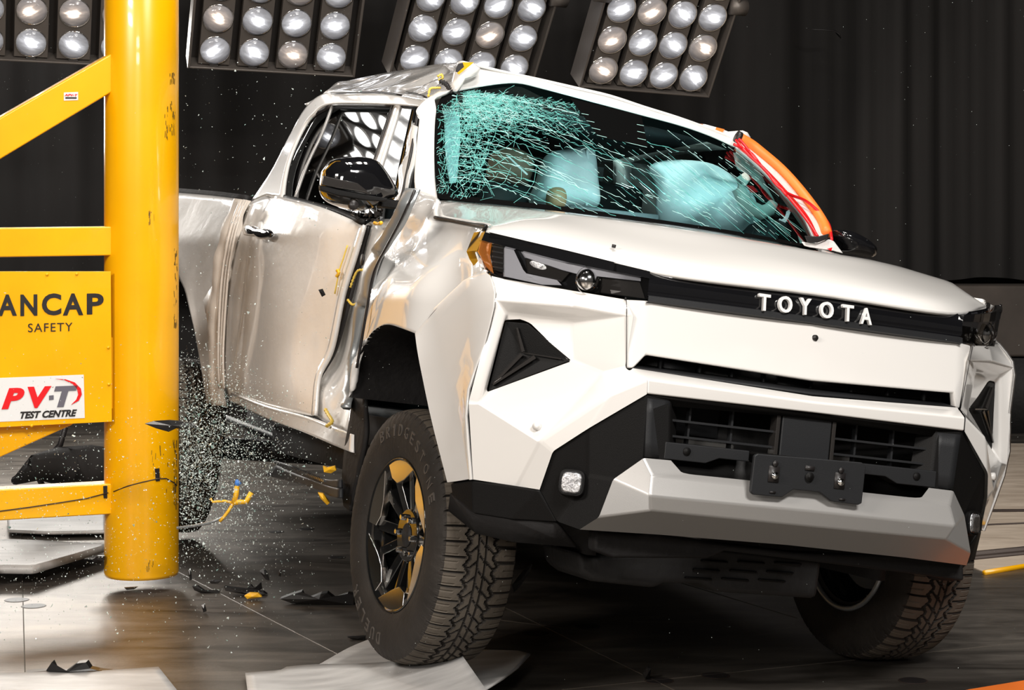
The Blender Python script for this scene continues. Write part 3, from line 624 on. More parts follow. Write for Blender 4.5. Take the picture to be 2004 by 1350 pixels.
# rear door
door = patch('rear_door', [(488, 396), (520, 384), (553, 386), (630, 406), (708, 438)], [(447, 776), (520, 795), (600, 812), (612, 812)],
   [(488, 396), (464, 470), (447, 560), (438, 680), (440, 745), (447, 776)], [(708, 438), (688, 500), (665, 575), (643, 680), (620, 735), (612, 812)], fs_, 'dented', 40, 40, disp=dn(.02, 3))[0]
patch('rear_door_edge', [(706, 438), (713, 440)], [(609, 812), (616, 812)], [(706, 438), (686, 500), (663, 575), (641, 680), (617, 735), (609, 812)], [(713, 440), (695, 502), (672, 577), (650, 682), (624, 738), (616, 812)], fso(-.015), 'dented', 3, 40)
patch('door_gap', [(708, 444), (722, 440)], [(604, 811), (612, 812)], [(708, 444), (690, 500), (664, 580), (641, 680), (617, 740), (604, 811)], [(722, 440), (708, 490), (684, 585), (655, 685), (622, 745), (612, 812)], fso(.02), 'ink', 4, 40)
fdisp = lambda p, u, v: (p-OT).normalized()*(.10*math.exp(-((u-.35)/.2)**2)*math.sin(PI*min(1, v*1.1))-.05*noise.noise(p*5))*min(1, 6*u*(1-u))
fd = patch('front_door', [(714, 440), (735, 430), (772, 428)], [(612, 812), (640, 828), (682, 850)],
   [(714, 440), (702, 490), (680, 585), (652, 685), (624, 742), (612, 812)], [(772, 428), (740, 490), (720, 540), (708, 620), (698, 700), (690, 780), (682, 850)], fso(.03), 'dented', 30, 44, disp=fdisp)[0]
ribbon('bent_hinge_pillar', [(801, 372), (778, 430), (745, 485), (722, 530), (709, 600), (700, 680), (692, 730), (688, 800)], [(822, 372), (796, 425), (766, 480), (742, 528), (730, 590), (716, 650), (704, 705), (690, 800)], fso(-.02), fso(-.02), 'primer', 44, mid=.03, disp=lambda r, t, k: Vector((.015*noise.noise(r*8), -.02*noise.noise(r*6), 0)))
pxtube('hinge_pillar_seam', [(812, 372), (786, 428), (757, 482), (733, 530), (720, 596), (708, 665), (698, 720)], fso(-.05), .005, 'ink', n=5)
for (px, py, s, cc) in ((736, 523, 1, 'ink'), ):
    c0 = fs_(718, 510)+Vector((.02, -.02, 0)); MB().tube([c0, c0+Vector((0, -.006, 0))], .022, 20).build('pillar_hole', 'ink', TK)
# sill
sill = patch('sill', [(452, 768), (520, 794), (600, 814), (640, 828), (690, 850)], [(447, 783), (520, 818), (600, 848), (660, 874), (688, 885)], [(452, 768), (447, 783)], [(690, 850), (688, 885)], fso(-.01), 'dented', 40, 8)
pxtube('sill_ridge', [(456, 770), (520, 796), (600, 818), (650, 838)], fso(-.006), .007, 'white')
# handle, blobs of yellow marking compound
hp = [(475, 449), (482, 440), (498, 441), (512, 447), (528, 449), (534, 457), (530, 466), (515, 469), (505, 464), (492, 463), (480, 460)]
hY = fs_(505, 455).y-.035
hd = pillow('door_handle', hp, hY, .022, .012, 'gloss', axis='Y', pw=2.6); hd.parent = door; 
c0 = fs_(505, 455)
MB().tube([c0+Vector((0, .01, 0)), c0+Vector((0, -.003, 0))], [.05, .045], 24).build('handle_cup', 'white', door)
def blob(name, pts, m, fn=None, th=.004, parent=TK):
    fn = fn or fs_; P = [fn(x, y) for x, y in pts]; c_ = sum(P, Vector())/len(P)+Vector((0, -th, 0))
    return MB().add(P+[c_], [(i, (i+1) % len(P), len(P)) for i in range(len(P))]).build(name, m, parent, solid=.003, off=1)
sd = fso(-.03)
def streak(name, pts, r, m, parent=fd, fn=sd): 
    q = [Vector((x, y, 0)) for x, y in pts]; N = 16
    P = [fn(*cr(q, i/N).xy) for i in range(N+1)]; return MB().tube(P, [r*(.35+.65*abs(math.sin(3+i*1.7))) for i in range(N+1)], 6).build(name, m, parent)
M['marking'] = mat('yellow_marking_paste', (.85, .60, .10), .5)
streak('yellow_paste_smear', [(712, 528), (700, 530), (692, 545), (686, 562)], .006, 'marking')
streak('yellow_paste_smear', [(680, 586), (690, 596), (703, 592)], .006, 'marking')
streak('yellow_paste_smear', [(732, 436), (740, 438), (746, 436)], .007, 'yellowdeb')
streak('yellow_paste_smear', [(636, 800), (643, 812), (650, 825), (640, 833)], .008, 'marking')
streak('yellow_paste_smear', [(660, 528), (663, 534), (659, 541)], .008, 'yellowdeb', door)
pxtube('yellow_edge_line', [(680, 480), (672, 505), (664, 530), (655, 575)], fso(-.016), .003, 'marking')
# cab side frame
side_up = patch('cab_side_frame', [(490, 395), (530, 335), (566, 266), (600, 208), (640, 181), (700, 181), (768, 186), (832, 196)], [(553, 386), (558, 345), (568, 305), (590, 255), (612, 225), (650, 203), (770, 204), (824, 208)],
   [(490, 395), (520, 382), (553, 386)], [(832, 196), (824, 208)], gl_off(-.02), 'white', 60, 8, sm=(True, True, False, False))[0]
rsf = lambda x, y: UF(x, y, lambda p: p.y+gpl(p.x, 1.72)+.02-1.5*(p.z-1.72))
patch('roof_side', [(600, 208), (640, 182), (662, 165), (690, 160), (740, 150), (800, 140), (860, 130), (905, 124)], [(604, 207), (640, 183), (700, 183), (768, 188), (832, 198), (868, 190), (888, 180)], [(600, 208), (604, 207)], [(905, 124), (905, 150), (888, 180)],
   rsf, 'dented', 60, 14, sm=(True, True, False, False), disp=lambda p, u, v: Vector((0, .05*noise.noise(p*4)*math.sin(PI*v), 0)))
pxtube('roof_gutter_gap', [(648, 183), (700, 181), (745, 181), (786, 186)], gl_off(-.03), .004, 'ink')
pxtube('roof_gutter_gap', [(795, 181), (815, 184), (834, 190)], gl_off(-.03), .004, 'ink')
# windows on this side
patch('rear_side_window', [(553, 386), (558, 345), (568, 305), (590, 255), (612, 225), (650, 203), (700, 203), (772, 204)], [(557, 386), (625, 404), (700, 428), (742, 428)], [(553, 386), (557, 386)], [(772, 204), (756, 260), (740, 330), (742, 428)], gl_off(.02), 'darkglass', 40, 20, sm=(True, False, False, False))
for nm, pts, m_, r_ in (('window_divider_bar', [(652, 204), (630, 262), (600, 325), (578, 386)], 'silver', .007), ('window_seal', [(556, 384), (560, 345), (571, 305), (592, 257), (614, 227), (648, 207)], 'ink', .011), ('window_seal', [(650, 205), (710, 205), (770, 206)], 'ink', .008), ('belt_moulding', [(556, 386), (600, 397), (660, 414), (712, 436)], 'blackplas', .012), ('window_seal', [(770, 206), (750, 262), (733, 315)], 'ink', .007)):
    pxtube(nm, pts, gl_off(-.006), r_, m_, n=8)
plA = patch('centre_pillar_edge', [(771, 205), (783, 202)], [(727, 330), (738, 345)], [(771, 205), (752, 262), (727, 330)], [(783, 202), (762, 268), (738, 345)], gl_off(-.01), 'white', 3, 16)
patch('centre_pillar_cover', [(783, 202), (812, 206)], [(730, 400), (776, 388)], [(783, 202), (762, 268), (742, 330), (730, 400)], [(812, 206), (800, 262), (788, 320), (776, 388)], gl_off(-.002), 'gloss', 6, 20)
patch('front_door_frame', [(806, 210), (826, 206)], [(772, 400), (800, 372)], [(806, 210), (796, 262), (782, 330), (772, 400)], [(826, 206), (818, 262), (810, 320), (800, 372)], gl_off(.03), 'ink', 6, 20)
ribbon('torn_door_skin', [(822, 240), (800, 290), (790, 330), (786, 365), (772, 400)], [(822, 250), (812, 300), (806, 340), (798, 372), (784, 396)], gl_off(-.0), gl_off(-.02), 'dented', 20, mid=.02, disp=lambda r, t, k: Vector((0, .02*noise.noise(r*9), 0)))
pxtube('bent_door_seal', [(820, 212), (806, 290), (796, 340), (786, 385), (772, 420)], gl_off(-.03), .006, 'ink')
# loose rubble in the door pocket
rub = MB()
for i in range(60):
    p = fs_(700+rnd.random()*60, 405+rnd.random()*28)+Vector((0, -.02, 0)); a = rnd.random()*.014+.004
    rub.add([p+Vector((rnd.uniform(-a, a), rnd.uniform(-a, a), rnd.uniform(-a, a))) for _ in range(4)], [(0, 1, 2), (0, 2, 3), (0, 3, 1), (1, 3, 2)])
tag(rub.build('window_rubble', 'hlgrey', TK, smooth=False), kind='stuff')
# roof header, crushed peak, windscreen, pillars
sil = [(905, 124), (940, 134), (985, 143), (1050, 157), (1120, 173), (1193, 190), (1288, 221), (1345, 238), (1431, 271), (1446, 277)]
wtop = [(880, 181), (935, 170), (985, 163), (1019, 163), (1061, 173), (1100, 183), (1156, 198), (1245, 222), (1330, 245), (1390, 266), (1440, 289)]
patch('roof_header', sil, wtop, [(905, 124), (896, 150), (880, 181)], [(1446, 277), (1440, 289)], lambda x, y: UF(x, y, lambda p: p.x+.4*p.z-(-.93+.4*1.74+.07*(1-(p.y/.6)**2))), 'dented', 70, 8, disp=lambda p, u, v: Vector((-.02*noise.noise(p*3)*(1-u), 0, 0)))
# roof skin, pushed up in front of the pole dent
rsil = [UF(x, y, lambda p: p.x+.4*p.z-(-.93+.4*1.74+.07*(1-(p.y/.6)**2))) for x, y in sil]
lsil = [rsf(x, y) for x, y in [(905, 124), (860, 130), (800, 140), (740, 150), (690, 160), (662, 165), (640, 182)]]
def sily(x):
    P = [(490, 395), (600, 208), (640, 182), (662, 165), (690, 160), (740, 150), (800, 140), (860, 130)]+sil
    for (a, b), (c_, d) in zip(P, P[1:]):
        if a <= x <= c_: return b+(d-b)*(x-a)/(c_-a)
    return -1e9 if x < 490 or x > 1446 else 0
rows = [[pl(rsil, i/8) for i in range(9)]]
for k in range(1, 7):
    t = k/6; row = []
    for i in range(9):
        s_ = i/8; q = lsil[k].lerp(Vector((-.95-1.2*t, .52, 1.75)), s_); q.z -= .03*math.sin(PI*s_)
        for _ in range(60):
            u_, w_ = PJ(q)
            if w_ < sily(u_)+4 and i: q.z -= .006
            else: break
        row.append(q)
    rows.append(row)
obj('roof_skin', *loft(rows, 32, 24), 'dented', TK, solid=.01)
# crumpled peak and the checker marker
pk = [(868, 190), (884, 160), (889, 140), (900, 127), (925, 122), (940, 134), (932, 150), (905, 160), (893, 182), (880, 194)]
pk_p = pillow('crumpled_roof_peak', pk, -.93, .045, .04, 'dented', namp=.03, nsc=9, smooth_outline=False, rings=12)
mk = lambda pts: plate('target_sticker', pts, -.865, None, .003)
MB().add([U(x, y, X=-.865) for x, y in [(905, 122), (927, 122), (918, 130), (909, 137), (898, 146), (894, 143), (908, 131)]], [(0, 1, 2), (0, 2, 6), (2, 3, 6), (3, 4, 5), (3, 5, 6)]).build('target_sticker_quarter', 'yellow', TK, smooth=False, solid=.002)
MB().add([U(x, y, X=-.866) for x, y in [(893, 132), (897, 125), (906, 123), (912, 129), (906, 136), (896, 142), (891, 140)]], [tuple(range(7))]).build('target_sticker_quarter', 'ink', TK, smooth=False, solid=.002)
streak('yellow_paste_smear', [(856, 150), (864, 146), (866, 154), (858, 156)], .006, 'marking', TK, lambda x, y: U(x, y, X=-.90))
streak('yellow_paste_smear', [(838, 190), (842, 174), (854, 172), (862, 172)], .006, 'marking', TK, lambda x, y: U(x, y, X=-.90))
streak('bent_bracket', [(860, 158), (872, 164), (878, 172), (884, 182)], .012, 'ink', TK, lambda x, y: U(x, y, X=-.88))
# windscreen
WS_L = [(880, 181), (864, 190), (855, 212), (851, 245), (850, 300), (852, 350), (856, 388)]
WS_B = [(856, 388), (880, 391), (1000, 402), (1110, 414), (1200, 425), (1285, 436), (1400, 453), (1500, 470), (1568, 482), (1600, 487)]
WS_R = [(1440, 289), (1488, 329), (1534, 378), (1572, 424), (1600, 487)]
gw = patch('windscreen_glass', wtop, WS_B, WS_L, WS_R, fw_, 'wsglass', 60, 36, solid=0, disp=lambda p, u, v: Vector((.012*noise.noise(p*4)*math.exp(-u*3)*math.sin(PI*u)*math.sin(PI*v), 0, 0)))[0]
# black ceramic edge
ribbon('windscreen_black_border', WS_L, [(895, 190), (880, 198), (868, 216), (864, 248), (863, 300), (868, 345), (882, 380)], fw_o(.004), fw_o(.004), 'matte', 24, solid=0, parent=gw)
ribbon('windscreen_black_border', [(x, y+1) for x, y in wtop], [(895, 188), (945, 177), (985, 171), (1019, 170), (1061, 190), (1100, 200), (1156, 216), (1245, 240), (1330, 262), (1390, 280), (1440, 300)], fw_o(-.004), fw_o(-.004), 'matte', 40, solid=0, parent=gw)
ribbon('windscreen_black_border', [(x, y) for x, y in WS_B], [(882, 381), (890, 382), (1000, 393), (1110, 405), (1200, 417), (1285, 429), (1400, 446), (1500, 463), (1568, 476), (1596, 480)], fw_o(.004), fw_o(.004), 'matte', 40, solid=0, parent=gw)
patch('sensor_panel', [(1116, 192), (1255, 226)], [(1172, 268), (1268, 286)], [(1116, 192), (1172, 268)], [(1255, 226), (1268, 286)], fw_o(.010), 'matte', 6, 6, parent=gw, solid=0)
# A pillar on the struck side
patch('windscreen_pillar', [(832, 197), (845, 186), (862, 178), (882, 176)], [(812, 370), (830, 378), (857, 389)], [(832, 197), (823, 223), (817, 266), (811, 337), (812, 370)], [(882, 176), (863, 190), (854, 212), (850, 250), (850, 337), (857, 389)],
   lambda x, y: UF(x, y, lambda p: wsf(p)-.03+.9*max(-p.y-.62, 0)**1.3), 'white', 16, 30, disp=lambda p, u, v: Vector((0, -.02*math.exp(-((v-.12)/.06)**2), 0)))
# A pillar on the far side: dressed with white tape, orange tube and red cable
fo = lambda o: fw_o(o)
patch('windscreen_pillar', [(1441, 286), (1452, 274)], [(1602, 484), (1622, 462)], [(1441, 286), (1488, 327), (1534, 376), (1573, 423), (1602, 484)], [(1452, 274), (1494, 308), (1536, 350), (1570, 392), (1600, 430), (1622, 462)], fw_o(.01), 'whitecloth', 4, 30)
ribbon('pillar_red_reflection', [(1441, 286), (1488, 327), (1534, 376), (1573, 423), (1594, 462)], [(1444, 284), (1493, 324), (1540, 373), (1580, 420), (1601, 460)], fw_o(.02), fw_o(.02), 'red', 24, solid=0)  # red ribbon painting the pinkish reflection along the glass edge
tp = [(1447, 269), (1470, 283), (1488, 297), (1528, 331), (1561, 367), (1590, 404), (1609, 433), (1618, 457)]
pxtube('orange_padding_tube', tp, fw_o(.03), .020, 'orange', n=14)
pxtube('padding_tube_end', [(1441, 266), (1448, 270)], fw_o(.03), .023, 'ink', n=14)
for cpts in ([(1440, 274), (1462, 300), (1482, 318), (1500, 335), (1520, 362), (1545, 380), (1575, 392), (1598, 410), (1615, 428), (1624, 445), (1628, 470)], [(1436, 282), (1470, 300), (1490, 325), (1518, 356), (1555, 400), (1580, 432), (1600, 462)], [(1446, 272), (1458, 285), (1478, 312), (1508, 345), (1540, 383)]):
    pxtube('red_cable', cpts, fw_o(.05), .0055, 'red', n=8)
# tape on the roof corner
tape = [(1355, 241), (1380, 243), (1402, 249), (1422, 256), (1447, 268), (1442, 280), (1425, 273), (1400, 262), (1375, 251)]
MB().hexa([U(x, y, X=-.93) for x, y in tape], [U(x, y, X=-.99) for x, y in tape]).build('roof_corner_tape', 'whitecloth', TK, bevel=.004, angle=30)
for q in ([(1402, 249), (1418, 253), (1412, 262), (1398, 258)], [(1368, 242), (1376, 243), (1374, 248), (1366, 246)]): MB().hexa([U(x, y, X=-.925) for x, y in q], [U(x, y, X=-.93) for x, y in q]).build('orange_tape_patch', 'orange', TK, smooth=False)
MB().hexa([U(x, y, X=-.925) for x, y in [(1398, 258), (1412, 262), (1409, 267), (1394, 261)]], [U(x, y, X=-.93) for x, y in [(1398, 258), (1412, 262), (1409, 267), (1394, 261)]]).build('red_tape_patch', 'red', TK, smooth=False)
# torn white tape and black cloth at the foot of that pillar
MB().hexa([U(x, y, X=-.38) for x, y in [(1568, 473), (1600, 476), (1622, 468), (1632, 472), (1650, 496), (1632, 491), (1585, 484), (1574, 481)]], [U(x, y, X=-.40) for x, y in [(1568, 473), (1600, 476), (1622, 468), (1632, 472), (1650, 496), (1632, 491), (1585, 484), (1574, 481)]]).build('torn_white_tape', 'whitecloth', TK, bevel=.003, angle=30)
MB().hexa([U(x, y, X=-.36) for x, y in [(1574, 461), (1600, 463), (1622, 457), (1620, 467), (1600, 475), (1580, 474)]], [U(x, y, X=-.40) for x, y in [(1574, 461), (1600, 463), (1622, 457), (1620, 467), (1600, 475), (1580, 474)]]).build('torn_black_cloth', 'ink', TK, bevel=.003, angle=30)
MB().hexa([U(x, y, X=-.34) for x, y in [(1618, 487), (1629, 484), (1627, 491)]], [U(x, y, X=-.36) for x, y in [(1618, 487), (1629, 484), (1627, 491)]]).build('red_tape_patch', 'red', TK, smooth=False)
# mirrors
mo = [(631, 335), (640, 322), (652, 312), (680, 308), (707, 308), (733, 315), (752, 337), (764, 356), (774, 374), (772, 386), (752, 392), (740, 400), (725, 408), (700, 412), (664, 404), (638, 391), (627, 370)]
m1 = pillow('door_mirror', mo, -.62, .10, .08, 'gloss', pw=3.0, rings=10)
mi = [(632, 343), (660, 350), (700, 358), (718, 372), (720, 378), (700, 374), (660, 368), (629, 361)]
plate('mirror_indicator', mi, -.507, 'hlgrey', .02, parent=m1); plate('mirror_lower_band', [(627, 362), (660, 370), (722, 382), (760, 388), (755, 394), (720, 392), (660, 382), (628, 372)], -.510, 'blackplas', .03, parent=m1)
plate('mirror_arm', [(748, 388), (782, 392), (780, 408), (745, 404)], -.56, 'blackplas', .06, parent=m1)
c0 = U(690, 402, X=-.52); MB().tube([c0, c0+Vector((.02, 0, 0))], .016, 18).build('mirror_camera', 'ink', m1)
mo2 = [(1629, 451), (1645, 449), (1661, 453), (1678, 462), (1692, 471), (1707, 486), (1707, 498), (1701, 504), (1680, 500), (1650, 494), (1640, 480), (1630, 465)]
m2 = pillow('door_mirror', mo2, -.58, .08, .07, 'gloss', pw=2.8, rings=10)
# far side body, mirrored and undamaged
v_ = []
zs = [.55, .7, .9, 1.1, 1.22]
for x in [-2.45+i*.1 for i in range(21)]:
    for z in zs: v_.append(Vector((x, .93-.03*sst((.62-z)/.2)-.05*sst((z-1.15)/.1), z)))
obj('far_door_side', v_, [(i*5+k, (i+1)*5+k, (i+1)*5+k+1, i*5+k+1) for i in range(20) for k in range(4)], 'white', TK, solid=.02)
v_ = [Vector(p) for p in ((-.40, .75, 1.26), (-.92, .62, 1.72), (-2.0, .60, 1.74), (-2.4, .80, 1.25))]
obj('far_side_window', [v_[0], v_[1], v_[2], v_[3]], [(0, 1, 2, 3)], 'darkglass', TK, solid=.004)
MB().tube([(-.9, .60, 1.74), (-1.6, .60, 1.78), (-2.05, .58, 1.76)], .035, 10).tube([(-2.02, .58, 1.76), (-2.45, .82, 1.22)], .05, 10).build('far_roof_rail', 'white', TK)
# cab rear wall and cabin floor
MB().box((-2.42, 0, 1.0), (.04, 1.3, .9)).box((-1.3, 0, .55), (2.3, 1.25, .05)).build('cab_shell', 'cabin', TK)
MB().box((-2.25, 0, 1.5), (.03, 1.15, .45)).build('rear_window', 'cabin', TK)
MB().box((-1.5, -.02, 1.72), (1.2, .95, .02)).build('headliner', 'cabin', TK)
# ---- cabin
cl_ = area('cabin_fill_light', (0, 0, 0), (0, 0, -1), .3, 4, (.95, 1, 1)); cl_.parent = TK; cl_.location = (-.42, .0, 1.315); cl_.rotation_euler = (0, 1.9, 0)  # added fill light on the dash, turned rearward to brighten the interior
dsh = MB()
dsh.hexa([Vector((x, y, z)) for x, y, z in ((-.42, -.70, 1.27), (-.28, -.3, 1.28), (-.26, .3, 1.28), (-.42, .70, 1.27), (-.95, .72, 1.29), (-.95, -.66, 1.27))], [Vector((x, y, z-.3)) for x, y, z in ((-.42, -.70, 1.27), (-.28, -.3, 1.28), (-.26, .3, 1.28), (-.42, .70, 1.27), (-.95, .72, 1.29), (-.95, -.66, 1.27))])
dsh.build('dashboard', 'dash', TK, bevel=.03, angle=30)
plate('dashboard_hood', [(1115, 402), (1125, 402), (1290, 420), (1290, 434), (1115, 412)], -.55, 'cabin', .05)
for yy in (-.38, .38):
    sv_ = MB(); sv_.hexa([Vector((-1.35, yy-.24, .7)), Vector((-1.35, yy+.24, .7)), Vector((-1.55, yy+.20, 1.38)), Vector((-1.55, yy-.20, 1.38))], [Vector((-1.50, yy-.24, .7)), Vector((-1.50, yy+.24, .7)), Vector((-1.65, yy+.20, 1.38)), Vector((-1.65, yy-.20, 1.38))])
    sv_.box((-1.62, yy, 1.5), (.10, .26, .17)).box((-1.15, yy, .75), (.5, .5, .14)).build('front_seat', 'cabin', TK, bevel=.03, angle=30)
MB().box((-2.1, 0, 1.1), (.15, 1.1, .6)).build('rear_seat', 'cabin', TK, bevel=.03, angle=30)
ab = pillow('airbag', [(1060, 330), (1075, 300), (1110, 292), (1150, 288), (1160, 300), (1162, 345), (1163, 405), (1120, 406), (1070, 402), (1040, 395), (1052, 360)], -1.05, .13, .13, 'airbag', namp=.05, nsc=6)
pxtube('airbag_seam', [(1149, 292), (1151, 330), (1150, 370), (1148, 402)], lambda x, y: U(x, y, X=-.97), .006, 'airbag')
ab2 = pillow('airbag', [(1285, 345), (1272, 325), (1290, 316), (1330, 312), (1380, 320), (1420, 340), (1450, 370), (1478, 420), (1484, 450), (1462, 462), (1420, 462), (1360, 455), (1310, 445), (1288, 410), (1290, 375)], -.95, .16, .12, 'airbag', namp=.17, nsc=6)
hdl = MB().tube([U(x, y, X=-.66) for x, y in [(1462, 345), (1450, 356), (1446, 372), (1456, 392), (1472, 408), (1490, 416), (1506, 410), (1514, 396)]], [.018, .024, .026, .028, .028, .028, .026, .018], 12)
hdl.build('grab_handle', 'pillartrim', TK)
ribbon('inner_pillar_trim', [(1436, 292), (1442, 330), (1470, 345), (1520, 400), (1552, 440), (1566, 478)], [(1444, 292), (1484, 328), (1530, 376), (1566, 424), (1584, 450), (1596, 482)], fw_o(-.09), fw_o(-.04), 'pillartrim', 24)
plate('red_label', [(1462, 362), (1475, 364), (1485, 376), (1470, 378)], -.70, 'red', .01)
plate('far_seat_top', [(1470, 462), (1480, 438), (1510, 430), (1545, 440), (1560, 480), (1470, 480)], -.75, 'cabin', .1)
ribbon('side_curtain_airbag', [(868, 215), (870, 260), (872, 310), (880, 360)], [(897, 215), (901, 260), (898, 310), (892, 358)], fw_o(-.12), fw_o(-.12), 'airbag', 16, mid=.0)
plate('red_label', [(880, 280), (888, 284), (886, 296), (881, 292)], -.95, 'red', .01)
# ---- underbody
MB().box((-1.9, .0, .42), (4.6, .9, .2)).box((-1.4, -.55, .42), (2.0, .35, .16)).box((-1.4, .6, .45), (2.2, .5, .14)).box((.35, 0, .55), (.5, 1.0, .35)).build('chassis_frame', 'under', TK)
MB().box((-1.45, -.70, .50), (1.9, .10, .10)).build('sill_inner', 'under', TK)
fsr = lambda Y: (lambda x, y: U(x, y, Y=Y))
patch('running_board', [(528, 900), (560, 908), (600, 925), (640, 938), (664, 938)], [(545, 912), (570, 926), (640, 950), (664, 955)], [(528, 900), (545, 912)], [(664, 938), (664, 955)], lambda x, y: U(x, y, Y=-.93+.12*(1-(x-528)/140)), 'darkplas', 20, 4)
patch('running_board_side', [(540, 910), (570, 924), (640, 950), (665, 956)], [(520, 930), (560, 940), (610, 954), (650, 972), (665, 975)], [(540, 910), (520, 930)], [(665, 956), (665, 975)], lambda x, y: U(x, y, Y=-.93+.12*(1-(x-520)/145)), 'darkplas', 20, 4)
st = MB()
for i in range(22): 
    c0 = U(572+i*3.1, 917+i*1.25, Y=-.905); st.box(c0+Vector((0, 0, .004)), (.012, .02, .008))
st.build('step_tread', 'chrome', TK, smooth=False)
pxtube('exhaust_pipe', [(440, 818), (500, 842), (540, 858), (560, 868)], fsr(-.70), .020, 'darkplas')
# ---------------------------------------------------------------- wheels
def wheel(name, dirt):
    root = empty(name, parent=TK)
    N = 648; prof = [(.205, -.105), (.232, -.112), (.240, -.120), (.27, -.128), (.31, -.132), (.345, -.128), (.365, -.119)]
    tr = [-.112+.224*i/56 for i in range(57)]; rows = []
    def tread(a, y):
        k = a/(2*PI)*54; fr = k % 1; zig = .008*(abs((k*2) % 2-1)*2-1)
        d = 0
        if abs(abs(y)-.012) < .0032: d = .008
        if abs(y-.045-zig) < .0042 or abs(y+.045+zig) < .0042: d = .010
        if abs(y) > .052 and abs(((k+.3*(y > 0)) % 1)-.5) < .05: d = .009
        if .014 < abs(y) < .045 and abs(((k+abs(y)*18*(1)) % 1)-.5) < .06: d = .008
        if abs(y) < .012 and abs(((k+y*30) % 1)-.5) < .04: d = .005
        if abs(y) > .075 and abs(((k*2+.2) % 1)-.5) < .05: d = max(d, .003)
        return d
    vs = []; pr = prof+[None]*57+[(r, -y) for r, y in reversed(prof)]; n = len(pr)
    for i in range(N):
        a = 2*PI*i/N; c_, s_ = math.cos(a), math.sin(a)
        for j, q in enumerate(pr):
            if q is None:
                y = tr[j-len(prof)]; r = .388-.012*(abs(y)/.112)**4-tread(a, y)
            else: r, y = q; r = r+(.002 if .33 < r and (i//5) % 2 else 0)
            vs.append(Vector((c_*r, y, s_*r)))
    fs = [(i*n+j, ((i+1) % N)*n+j, ((i+1) % N)*n+j+1, i*n+j+1) for i in range(N) for j in range(n-1)]
    ty = obj('tyre', vs, fs, 'rubber', root, angle=30)
    ty.modifiers.clear(); np_ = len(prof)
    ty.data.materials.append(M['treaddust'])
    for q in ty.data.polygons:
        if np_-1 <= q.index % (n-1) <= np_+56:
            if all(math.hypot(vs[k_].x, vs[k_].z) > .388-.012*(abs(vs[k_].y)/.112)**4-.0036 for k_ in q.vertices): q.material_index = 1
    for q in ty.data.polygons: q.use_smooth = not (np_-1 <= q.index % (n-1) <= np_+56)
    rl = [Vector((math.cos(2*PI*i/64)*.226, .118, math.sin(2*PI*i/64)*.226)) for i in range(65)]; MB().tube(rl, .009, 8, False).build('rim_lip', 'primer', root)
    for s, yv in ((-1, -.1335),):
        for word, a0, stp in (('BRIDGESTONE', 90, 9.0), ('DUELER', 262, 9.0)):
            lm = MB()
            for i, ch in enumerate(word):
                a = math.radians(a0+(len(word)-1)/2*stp-i*stp) if s < 0 else math.radians(a0-(len(word)-1)/2*stp+i*stp)
                rd = Vector((math.cos(a), 0, math.sin(a))); tg = Vector((math.sin(a), 0, -math.cos(a)))*(1 if s < 0 else -1)
                t_ = text('tyre_letter', ch, .04, 'rubber', None, rd*.318+Vector((0, yv*.98, 0)), tg, rd, depth=.006, bold=.0, fit=(.008 if ch == 'I' else .026, .036))
                k = len(lm.v); lm.v += [v.co.copy() for v in t_.data.vertices]; lm.f += [tuple(k+i_ for i_ in p.vertices) for p in t_.data.polygons]; me = t_.data; bpy.data.objects.remove(t_); bpy.data.meshes.remove(me)
            lm.build('tyre_lettering', 'tyreletter', ty, smooth=False)
    # rim barrel
    rb = [(.232, -.108), (.236, -.118), (.230, -.120), (.222, -.112), (.205, -.10), (.198, -.04), (.190, .05), (.205, .10), (.232, .112)]
    vs = [Vector((math.cos(2*PI*i/64)*r, y, math.sin(2*PI*i/64)*r)) for i in range(64) for r, y in rb]
    obj('rim_barrel', vs, [(i*9+j, i*9+j+1, ((i+1) % 64)*9+j+1, ((i+1) % 64)*9+j) for i in range(64) for j in range(8)], 'rimblack', root, angle=30)
    MB().tube([(0, -.02, 0), (0, .03, 0)], [.16, .16], 40).build('brake_disc', 'primer', root)
    P = lambda r, a, y: Vector((math.cos(math.radians(a))*r, y, math.sin(math.radians(a))*r))
    for k in range(6):
        b = k*60+50
        o_ = [(.228, b-26), (.229, b-13), (.229, b), (.229, b+13), (.228, b+26), (.186, b+27), (.158, b+15), (.168, b-4)]
        MB().hexa([P(r, a, -.108-.008*(r > .2)) for r, a in o_], [P(r, a, -.085) for r, a in o_]).build('machined_blade', 'alloy', root, bevel=.002, angle=30)
        for w0, w1, da in ((9, 5, 26), (7, 4, 52)):
            a = b+da; o_ = [(.06, a-w0*2), (.218, a-w1), (.218, a+w1), (.06, a+w0*2)]
            MB().hexa([P(r, q, -.070-.028*(r > .1)) for r, q in o_], [P(r, q, -.035) for r, q in o_]).build('spoke', 'rimblack', root, bevel=.004, angle=20)
    MB().tube([(0, -.03, 0), (0, -.078, 0)], [.088, .080], 40).build('hub', 'rimblack', root, bevel=.003, angle=30)
    MB().tube([(0, -.0785, 0), (0, -.080, 0)], .036, 30).build('centre_bore', 'under', root)
    for k in range(6):
        c_ = P(.058, k*60+15, -.078); MB().tube([c_, c_+Vector((0, -.016, 0))], [.0105, .0085], 6).build('wheel_nut', 'chrome', root, bevel=.001, angle=30, smooth=False)
    return root
M['tyreletter'] = mat('raised_rubber_lettering', (.075, .064, .055), .6)
def copy_tree(o, parent=None):
    c_ = o.copy(); COL.objects.link(c_); c_.parent = parent
    for ch in list(o.children): copy_tree(ch, c_)
    return c_
w1 = wheel('front_wheel', 0)
